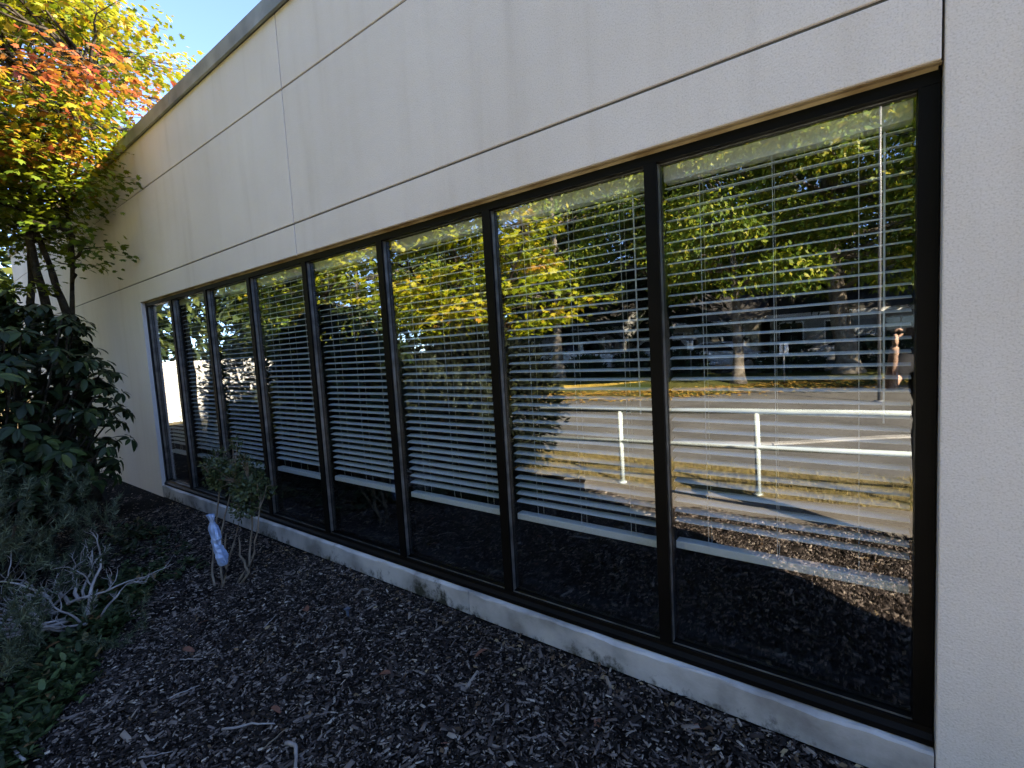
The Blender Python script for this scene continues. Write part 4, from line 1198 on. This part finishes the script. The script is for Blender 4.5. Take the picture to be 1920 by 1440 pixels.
# ------------------------------------------------------------------ houses and fence
M['cream'] = mat_noise('cream_siding', (.46, .40, .29), (.56, .49, .37), 1.2, .8, .15, 40)  # siding and shingle tones here are lowered to imitate tree shade
M['pale'] = mat_noise('pale_grey_siding', (.26, .26, .25), (.36, .36, .35), 1.2, .8, .15, 40)
M['shingle'] = mat_noise('grey_shingle', (.035, .033, .03), (.075, .07, .065), 5, .9, .5, 25)
M['trim'] = mat_plain('white_trim', (.74, .74, .72), .5)
M['pane'] = mat_noise('dark_house_glass', (.012, .015, .018), (.03, .035, .04), 1, .06, 0, 10, 0, .6)
M['door'] = mat_plain('grey_door', (.20, .22, .24), .5)
def house(label, x0, x1, y, depth, eave, ridge, wall, wins, doors):
    h = empty('house', ((x0 + x1) / 2, y, -.12)); tag(h, label, 'house', 'houses across the parking road')
    inv = Matrix.Translation((-(x0 + x1) / 2, -y, .12))
    def p(mb, nm, mat, par=h):
        o = mb.build(nm, mat, par)
        if par is h: o.matrix_parent_inverse = inv
        return o
    yb = y - depth; ym = y - depth / 2
    p(MB().prism([(y, -.12), (y, eave), (ym, ridge), (yb, eave), (yb, -.12)], x0, x1, 'x'), 'wall', wall)
    rf = p(MB().prism([(y + .45, eave - .12), (ym, ridge + .12), (yb - .45, eave - .12), (yb - .45, eave - .24), (ym, ridge + .005), (y + .45, eave - .24)], x0 - .35, x1 + .35, 'x'), 'roof', M['shingle'])
    p(MB().quad_box(x0 - .36, x1 + .36, y + .451, y + .50, eave - .30, eave - .10), 'gutter', M['trim'], rf)
    for wx, wz, ww, wh in wins:
        fr = MB().quad_box(wx - ww / 2 - .07, wx + ww / 2 + .07, y - .02, y + .035, wz - .07, wz).quad_box(wx - ww / 2 - .07, wx + ww / 2 + .07, y - .02, y + .035, wz + wh, wz + wh + .07)
        fr.quad_box(wx - ww / 2 - .07, wx - ww / 2, y - .02, y + .034, wz + .001, wz + wh - .001).quad_box(wx + ww / 2, wx + ww / 2 + .07, y - .02, y + .034, wz + .001, wz + wh - .001).quad_box(wx - .025, wx + .025, y - .02, y + .032, wz + .001, wz + wh - .001)
        w_ = p(fr, 'window', M['trim'])
        g = MB().quad_box(wx - ww / 2, wx + ww / 2, y - .01, y + .012, wz, wz + wh).build('pane', M['pane'], w_)
    for dx, dw in doors:
        d_ = p(MB().quad_box(dx - dw / 2, dx + dw / 2, y - .02, y + .03, -.10, 2.0), 'door', M['door'])
        MB().tube([(dx + dw * .4, y + .03, .95), (dx + dw * .4, y + .08, .95)], .03, 8).build('door_handle', M['pole'], d_)
house('cream single storey house in dappled sun, seen left of the slim tree in the glass', -10.2, -4.4, -26.2, 8, 2.5, 4.4, M['cream'], [(-8.9, .7, 1.2, 1.1), (-5.6, .7, 1.0, 1.1)], [(-7.2, .95)])
house('pale grey house half hidden in shade behind the leaning trunk', -3.9, 3.2, -26.8, 8, 2.6, 4.6, M['pale'], [(-2.9, .6, 1.0, 1.4), (-.9, .6, 1.0, 1.4), (1.6, .6, 1.2, 1.4)], [(.3, .95)])
house('pale house behind the white pickup in the glass', -20.5, -12.0, -25.4, 9, 2.6, 4.9, M['pale'], [(-18.5, .7, 1.3, 1.1), (-13.6, .7, 1.3, 1.1)], [(-15.8, .95)])

fe = empty('board_fence', (-17, -4.4, -.1)); tag(fe, 'sunlit white board fence seen in the two leftmost panes', 'fence')
inv = Matrix.Translation((17, 4.4, .1))
for i in range(34):
    y = -1.6 - i * .165
    o = bevel(MB().quad_box(-17.01, -16.99, y - .155, y, -.1, 1.76 + rnd.uniform(-.012, .012)).build('board', M['trim'], fe), .004, 1); o.matrix_parent_inverse = inv
for i in range(4):
    y = -1.7 - i * 1.75
    o = MB().quad_box(-17.12, -17.015, y - .1, y, -.15, 1.80).build('post', M['trim'], fe); o.matrix_parent_inverse = inv
for z in (.3, 1.45):
    o = MB().quad_box(-17.055, -17.012, -7.2, -1.6, z, z + .09).build('fence_rail', M['trim'], fe); o.matrix_parent_inverse = inv

# ------------------------------------------------------------------ parked cars
M['white_car'] = mat_noise('white_car_paint', (.70, .71, .72), (.76, .77, .78), 1, .25, 0, 10, 0, .6)
M['silver_car'] = mat_noise('silver_car_paint', (.42, .43, .45), (.5, .51, .53), 1, .3, 0, 10, .4, .6)
M['tyre'] = mat_plain('tyre_rubber', (.02, .02, .02), .8)
M['rim'] = mat_plain('wheel_rim', (.45, .45, .46), .35, .6)
M['lamp'] = mat_plain('headlamp_glass', (.7, .7, .72), .15)
M['tail'] = mat_plain('tail_lamp', (.35, .02, .02), .2)
def car(name, label, loc, rot, paint, profile, cabin, wheels, width, bed=None):
    c = empty(name, loc); tag(c, label, 'car' if not bed else 'pickup truck', 'cars parked across the road')
    hw = width / 2
    body = MB().prism(profile, -hw, hw, 'y').build('body', paint, c); bevel(body, .06, 3)
    # greenhouse narrows to the roof
    n = len(cabin); v = []; zb = min(z for _, z in cabin); zt = max(z for _, z in cabin)
    for s in (-1, 1):
        for x, z in cabin:
            v.append((x, s * (hw - .06 - .16 * (z - zb) / (zt - zb)), z))
    mb = MB(); mb.v = v; mb.f = [tuple(range(n - 1, -1, -1)), tuple(range(n, 2 * n))] + [(i, (i + 1) % n, n + (i + 1) % n, n + i) for i in range(n)]
    cb = mb.build('cabin', paint, c); bevel(cb, .04, 2)
    cxm = sum(x for x, _ in cabin) / n; czm = (zb + zt) / 2
    for s, nm in ((-1, 'side_window'), (1, 'side_window')):
        q = []
        for x, z in cabin:
            x2 = cxm + (x - cxm) * .84; z2 = czm + (z - czm) * .72
            q.append((x2, s * (hw - .052 - .16 * (z2 - zb) / (zt - zb)), z2))
        m2 = MB(); m2.v = q + [(a, b_ - s * .03, z) for a, b_, z in q]; m2.f = [tuple(range(n)), tuple(range(2 * n - 1, n - 1, -1))] + [(i, (i + 1) % n, n + (i + 1) % n, n + i) for i in range(n)]
        m2.build(nm, M['pane'], c)
    order_ = sorted(cabin)
    for (xa, za), (xb, zb2), nm in ((order_[0], sorted(cabin, key=lambda p: (-p[1], p[0]))[0], 'windscreen'), (order_[-1], sorted(cabin, key=lambda p: (-p[1], -p[0]))[0], 'rear_window')):
        dx = (-.012 if nm == 'windscreen' else .012)
        A_ = Vector((xa, 0, za)).lerp(Vector((xb, 0, zb2)), .14); B_ = Vector((xa, 0, za)).lerp(Vector((xb, 0, zb2)), .86)
        m2 = MB(); w0 = hw - .18; w1 = hw - .28
        m2.v = [(A_.x + dx, -w0, A_.z + .012), (A_.x + dx, w0, A_.z + .012), (B_.x + dx, w1, B_.z + .012), (B_.x + dx, -w1, B_.z + .012), (A_.x - dx, -w0, A_.z - .02), (A_.x - dx, w0, A_.z - .02), (B_.x - dx, w1, B_.z - .02), (B_.x - dx, -w1, B_.z - .02)]
        m2.f = [(0, 1, 2, 3), (7, 6, 5, 4), (0, 4, 5, 1), (1, 5, 6, 2), (2, 6, 7, 3), (3, 7, 4, 0)]
        m2.build(nm, M['pane'], c)
    for wx in wheels:
        for s in (-1, 1):
            w_ = MB().tube([(wx, s * (hw - .19), .33), (wx, s * (hw + .015), .33)], .33, 20).build('wheel', M['tyre'], c, smooth=False)
            MB().tube([(wx, s * (hw + .0), .33), (wx, s * (hw + .025), .33)], .21, 16).build('rim', M['rim'], w_)
    xf = min(x for x, _ in profile); xb_ = max(x for x, _ in profile)
    for s in (-1, 1):
        MB().quad_box(xf - .01, xf + .12, s * (hw - .3) - .16, s * (hw - .3) + .16, .62, .78).build('headlight', M['lamp'], c)
        MB().quad_box(xb_ - .1, xb_ + .01, s * (hw - .2) - .12, s * (hw - .2) + .12, .70, .92).build('tail_light', M['tail'], c)
    c.rotation_euler = (0, 0, rot)
    return c
sedan = [(-2.2, .30), (-2.25, .55), (-2.1, .78), (-1.0, .92), (1.5, .95), (2.15, .90), (2.25, .6), (2.2, .32)]
cabs = [(-1.15, .91), (-.35, 1.40), (.75, 1.43), (1.65, .94)]
suv = [(-2.25, .36), (-2.3, .65), (-2.15, .95), (-1.15, 1.05), (2.1, 1.08), (2.3, .95), (2.3, .5), (2.25, .36)]
cabu = [(-1.25, 1.04), (-.55, 1.62), (1.75, 1.64), (2.15, 1.07)]
pick = [(-2.7, .42), (-2.75, .72), (-2.6, 1.02), (-1.5, 1.10), (2.6, 1.10), (2.7, .95), (2.7, .5), (2.65, .42)]
cabp = [(-1.6, 1.09), (-.85, 1.75), (.75, 1.76), (.95, 1.09)]
car('parked_car', 'white hatchback parked left of the slim trunk in front of the cream house', (-8.6, -22.7, -.11), R(8), M['white_car'], suv, cabu, (-1.4, 1.4), 1.80)
car('parked_car', 'white sedan parked just right of the white hatchback', (-5.3, -22.3, -.11), R(186), M['white_car'], sedan, cabs, (-1.4, 1.35), 1.76)
car('parked_car', 'silver sedan parked in the shade behind the leaning trunk', (-.2, -23.4, -.11), R(4), M['silver_car'], sedan, cabs, (-1.4, 1.35), 1.76)
pk = car('pickup_truck', 'white pickup truck parked beyond the yellow kerb, below the yellow maple', (-12.2, -20.6, -.11), R(10), M['white_car'], pick, cabp, (-1.75, 1.65), 1.88, bed=True)
bx = MB().quad_box(1.05, 2.62, -.78, .78, 1.101, 1.104).build('load_bed', M['tyre'], pk)

# dark shrubs along the near side of the parking road
def dark_shrub(label, base, r):
    t = empty('laurel_shrub', base); tag(t, label, 'shrub', 'dark shrubs before the parked cars')
    inv = Matrix.Translation(tuple(-c for c in base)); lb = MB()
    for i in range(14):
        d = rand_dirs(1)[0]; d[2] = abs(d[2])
        lb.tube(crooked((base[0], base[1], -.1), np.array(base) + d * np.array(r) * .8, 3, .05), taper(.03, .008, 3), 5)
    o = lb.build('stem', M['bark_dark'], t); o.matrix_parent_inverse = inv
    k = 1500
    d = rand_dirs(k); d[:, 2] = np.abs(d[:, 2])
    c = np.array(base) + d * np.array(r) * (rng.uniform(.3, 1, k) ** .4 * (1 + .15 * np.sin(6 * d[:, 0] + base[0]) * np.cos(5 * d[:, 2])))[:, None]
    o = link('foliage', scatter('foliage', *LEAF, c, d + rng.normal(0, .6, (k, 3)), d + np.array([0, 0, .5]), rng.uniform(.14, .26, k), M['fir_leaf']), t); o.matrix_parent_inverse = inv; o['kind'] = 'stuff'
dark_shrub('dark rounded shrub before the front of the white pickup', (-14.2, -18.4, 0), (1.5, .9, 1.25))
dark_shrub('dark low shrub hiding the rear wheel of the white pickup', (-10.6, -18.2, 0), (1.1, .8, .95))
dark_shrub('dark shrub hiding the front of the white hatchback', (-8.6, -19.3, 0), (1.0, .8, 1.15))
dark_shrub('dark shrub between the two white cars', (-6.1, -19.0, 0), (.9, .7, 1.05))
dark_shrub('dark shrub left of the leaning trunk', (-2.2, -19.2, 0), (1.2, .8, 1.2))
dark_shrub('dark shrub right of the leaning trunk', (1.0, -20.4, 0), (1.4, .8, 1.3))

# ------------------------------------------------------------------ the photographer
skin = mat_noise('skin', (.52, .33, .245), (.60, .40, .30), 14, .55, .1, 90)
cloth = mat_noise('dark_shirt', (.012, .013, .016), (.022, .023, .027), 9, .9, .3, 120)
jeans = mat_noise('dark_trousers', (.014, .016, .022), (.026, .029, .038), 9, .9, .3, 120)
hairm = mat_noise('brown_hair', (.02, .014, .01), (.05, .035, .025), 30, .6, .6, 60)
PX, PY = .48, -2.27
pe = empty('person', (PX, PY, -.05)); tag(pe, 'person in dark clothes holding up a phone, reflected at the right edge of the glass', 'person')
def capsule(mb, a, b_, r0, r1, n=5, sides=14):
    a = Vector(a); b_ = Vector(b_)
    d = (b_ - a).normalized()
    pts = [a - d * r0 * .8, a - d * r0 * .45] + [a.lerp(b_, i / n) for i in range(n + 1)] + [b_ + d * r1 * .45, b_ + d * r1 * .8]
    rad = [r0 * .5, r0 * .88] + [r0 + (r1 - r0) * i / n for i in range(n + 1)] + [r1 * .88, r1 * .5]
    mb.tube(pts, rad, sides)
def remesh(o, vox, it=6):
    m = o.modifiers.new('remesh', 'REMESH'); m.mode = 'VOXEL'; m.voxel_size = vox; m.use_smooth_shade = True
    s = o.modifiers.new('smooth', 'SMOOTH'); s.factor = .5; s.iterations = it
# local frame: person faces +y (towards the glass); hands hold the phone near x -.20, y .36, z 1.60
SH = {-1: Vector((-.19, .0, 1.43)), 1: Vector((.19, .0, 1.43))}
EL = {-1: Vector((-.30, .20, 1.24)), 1: Vector((.20, .26, 1.22))}
WR_ = {-1: Vector((-.29, .36, 1.50)), 1: Vector((-.02, .40, 1.50))}
b = MB()
hc = Vector((-.04, .06, 1.66))
b.ellipsoid(hc, (.078, .098, .118)); b.ellipsoid(hc + Vector((0, .030, -.07)), (.056, .066, .060))
b.ellipsoid(hc + Vector((0, .098, -.012)), (.012, .020, .024)); b.ellipsoid(hc + Vector((0, .088, -.062)), (.024, .012, .009))
for s in (-1, 1):
    b.ellipsoid(hc + Vector((s * .08, -.005, -.005)), (.012, .022, .034))
capsule(b, (-.02, .01, 1.42), (-.03, .03, 1.57), .056, .053)
capsule(b, (-.16, 0, 1.42), (.16, 0, 1.42), .06, .06); capsule(b, (0, 0, 1.38), (0, 0, 1.0), .11, .10)
for s in (-1, 1):
    capsule(b, SH[s], EL[s], .046, .038); capsule(b, EL[s], WR_[s], .041, .026)
    w = WR_[s]; pc = w + Vector((s * -.005, .015, .060))
    b.ellipsoid(pc, (.019, .034, .046))
    for q in range(4):          # four fingers wrap round the phone's end
        ln = (.026, .030, .028, .022)[q]
        k0 = pc + Vector((s * .004, .030 - q * .019, .036)); k1 = k0 + Vector((-s * .002, .010, ln)); k2 = k1 + Vector((-s * .022, .006, .010)); k3 = k2 + Vector((-s * .016, 0, -.012))
        b.tube([k0 - Vector((0, 0, .015)), k0, k1, k2, k3], [.0085, .0088, .0085, .0078, .0062], 10)
    t0 = pc + Vector((-s * .006, -.030, .004)); t1 = t0 + Vector((-s * .018, -.014, .022)); t2 = t1 + Vector((-s * .020, .0, .016))
    b.tube([t0, t1, t2], [.011, .0098, .0075], 10)
bo = b.build('body', skin, pe); remesh(bo, .0062, 4)
b = MB()
capsule(b, (-.15, 0, 1.42), (.15, 0, 1.42), .072, .072); b.ellipsoid((0, .01, 1.24), (.20, .125, .24)); b.ellipsoid((0, .01, 1.03), (.18, .118, .20)); capsule(b, (-.05, 0, 1.46), (.03, 0, 1.46), .066, .066)
for s in (-1, 1):
    capsule(b, SH[s], SH[s].lerp(EL[s], .62), .064, .060)
remesh(b.build('shirt', cloth, pe), .011, 5)
b = MB(); b.ellipsoid((0, 0, .93), (.178, .118, .13))
for s in (-1, 1):
    capsule(b, (s * .092, 0, .88), (s * .105, .015, .50), .090, .064); capsule(b, (s * .105, .015, .50), (s * .115, -.01, .10), .062, .050)
remesh(b.build('trousers', jeans, pe), .011, 5)
for s in (-1, 1):
    b = MB(); b.ellipsoid((s * .12, .055, .045), (.046, .135, .045)); b.ellipsoid((s * .118, -.02, .075), (.044, .06, .055)); remesh(b.build('shoe', mat_plain('dark_shoe', (.03, .03, .03), .6), pe), .009, 3)
b = MB(); b.ellipsoid(hc + Vector((0, -.022, .032)), (.088, .098, .105)); b.ellipsoid(hc + Vector((0, -.055, -.03)), (.074, .058, .08))
remesh(b.build('hair', hairm, pe), .008, 3)
for s in (-1, 1):
    MB().ellipsoid(hc + Vector((s * .031, .084, .012)), (.0115, .009, .008)).build('eye', mat_plain('eye_white', (.6, .58, .55), .3), pe, smooth=True)
ph = MB().quad_box(-.078, .078, -.0045, .0045, -.037, .037).build('phone', mat_plain('black_phone', (.01, .01, .011), .25), None)
bevel(ph, .004, 3)
ph.location = (PX - .155, PY + .385, 1.555); ph.rotation_euler = (R(-4), 0, R(6))
for q in range(3):
    MB().tube([(.055, .0046, .022 - q * .018), (.055, .0065, .022 - q * .018)], .007, 14).build('camera_lens', M['pane'], ph)
tag(ph, 'black phone held sideways in both hands by the reflected person', 'phone')
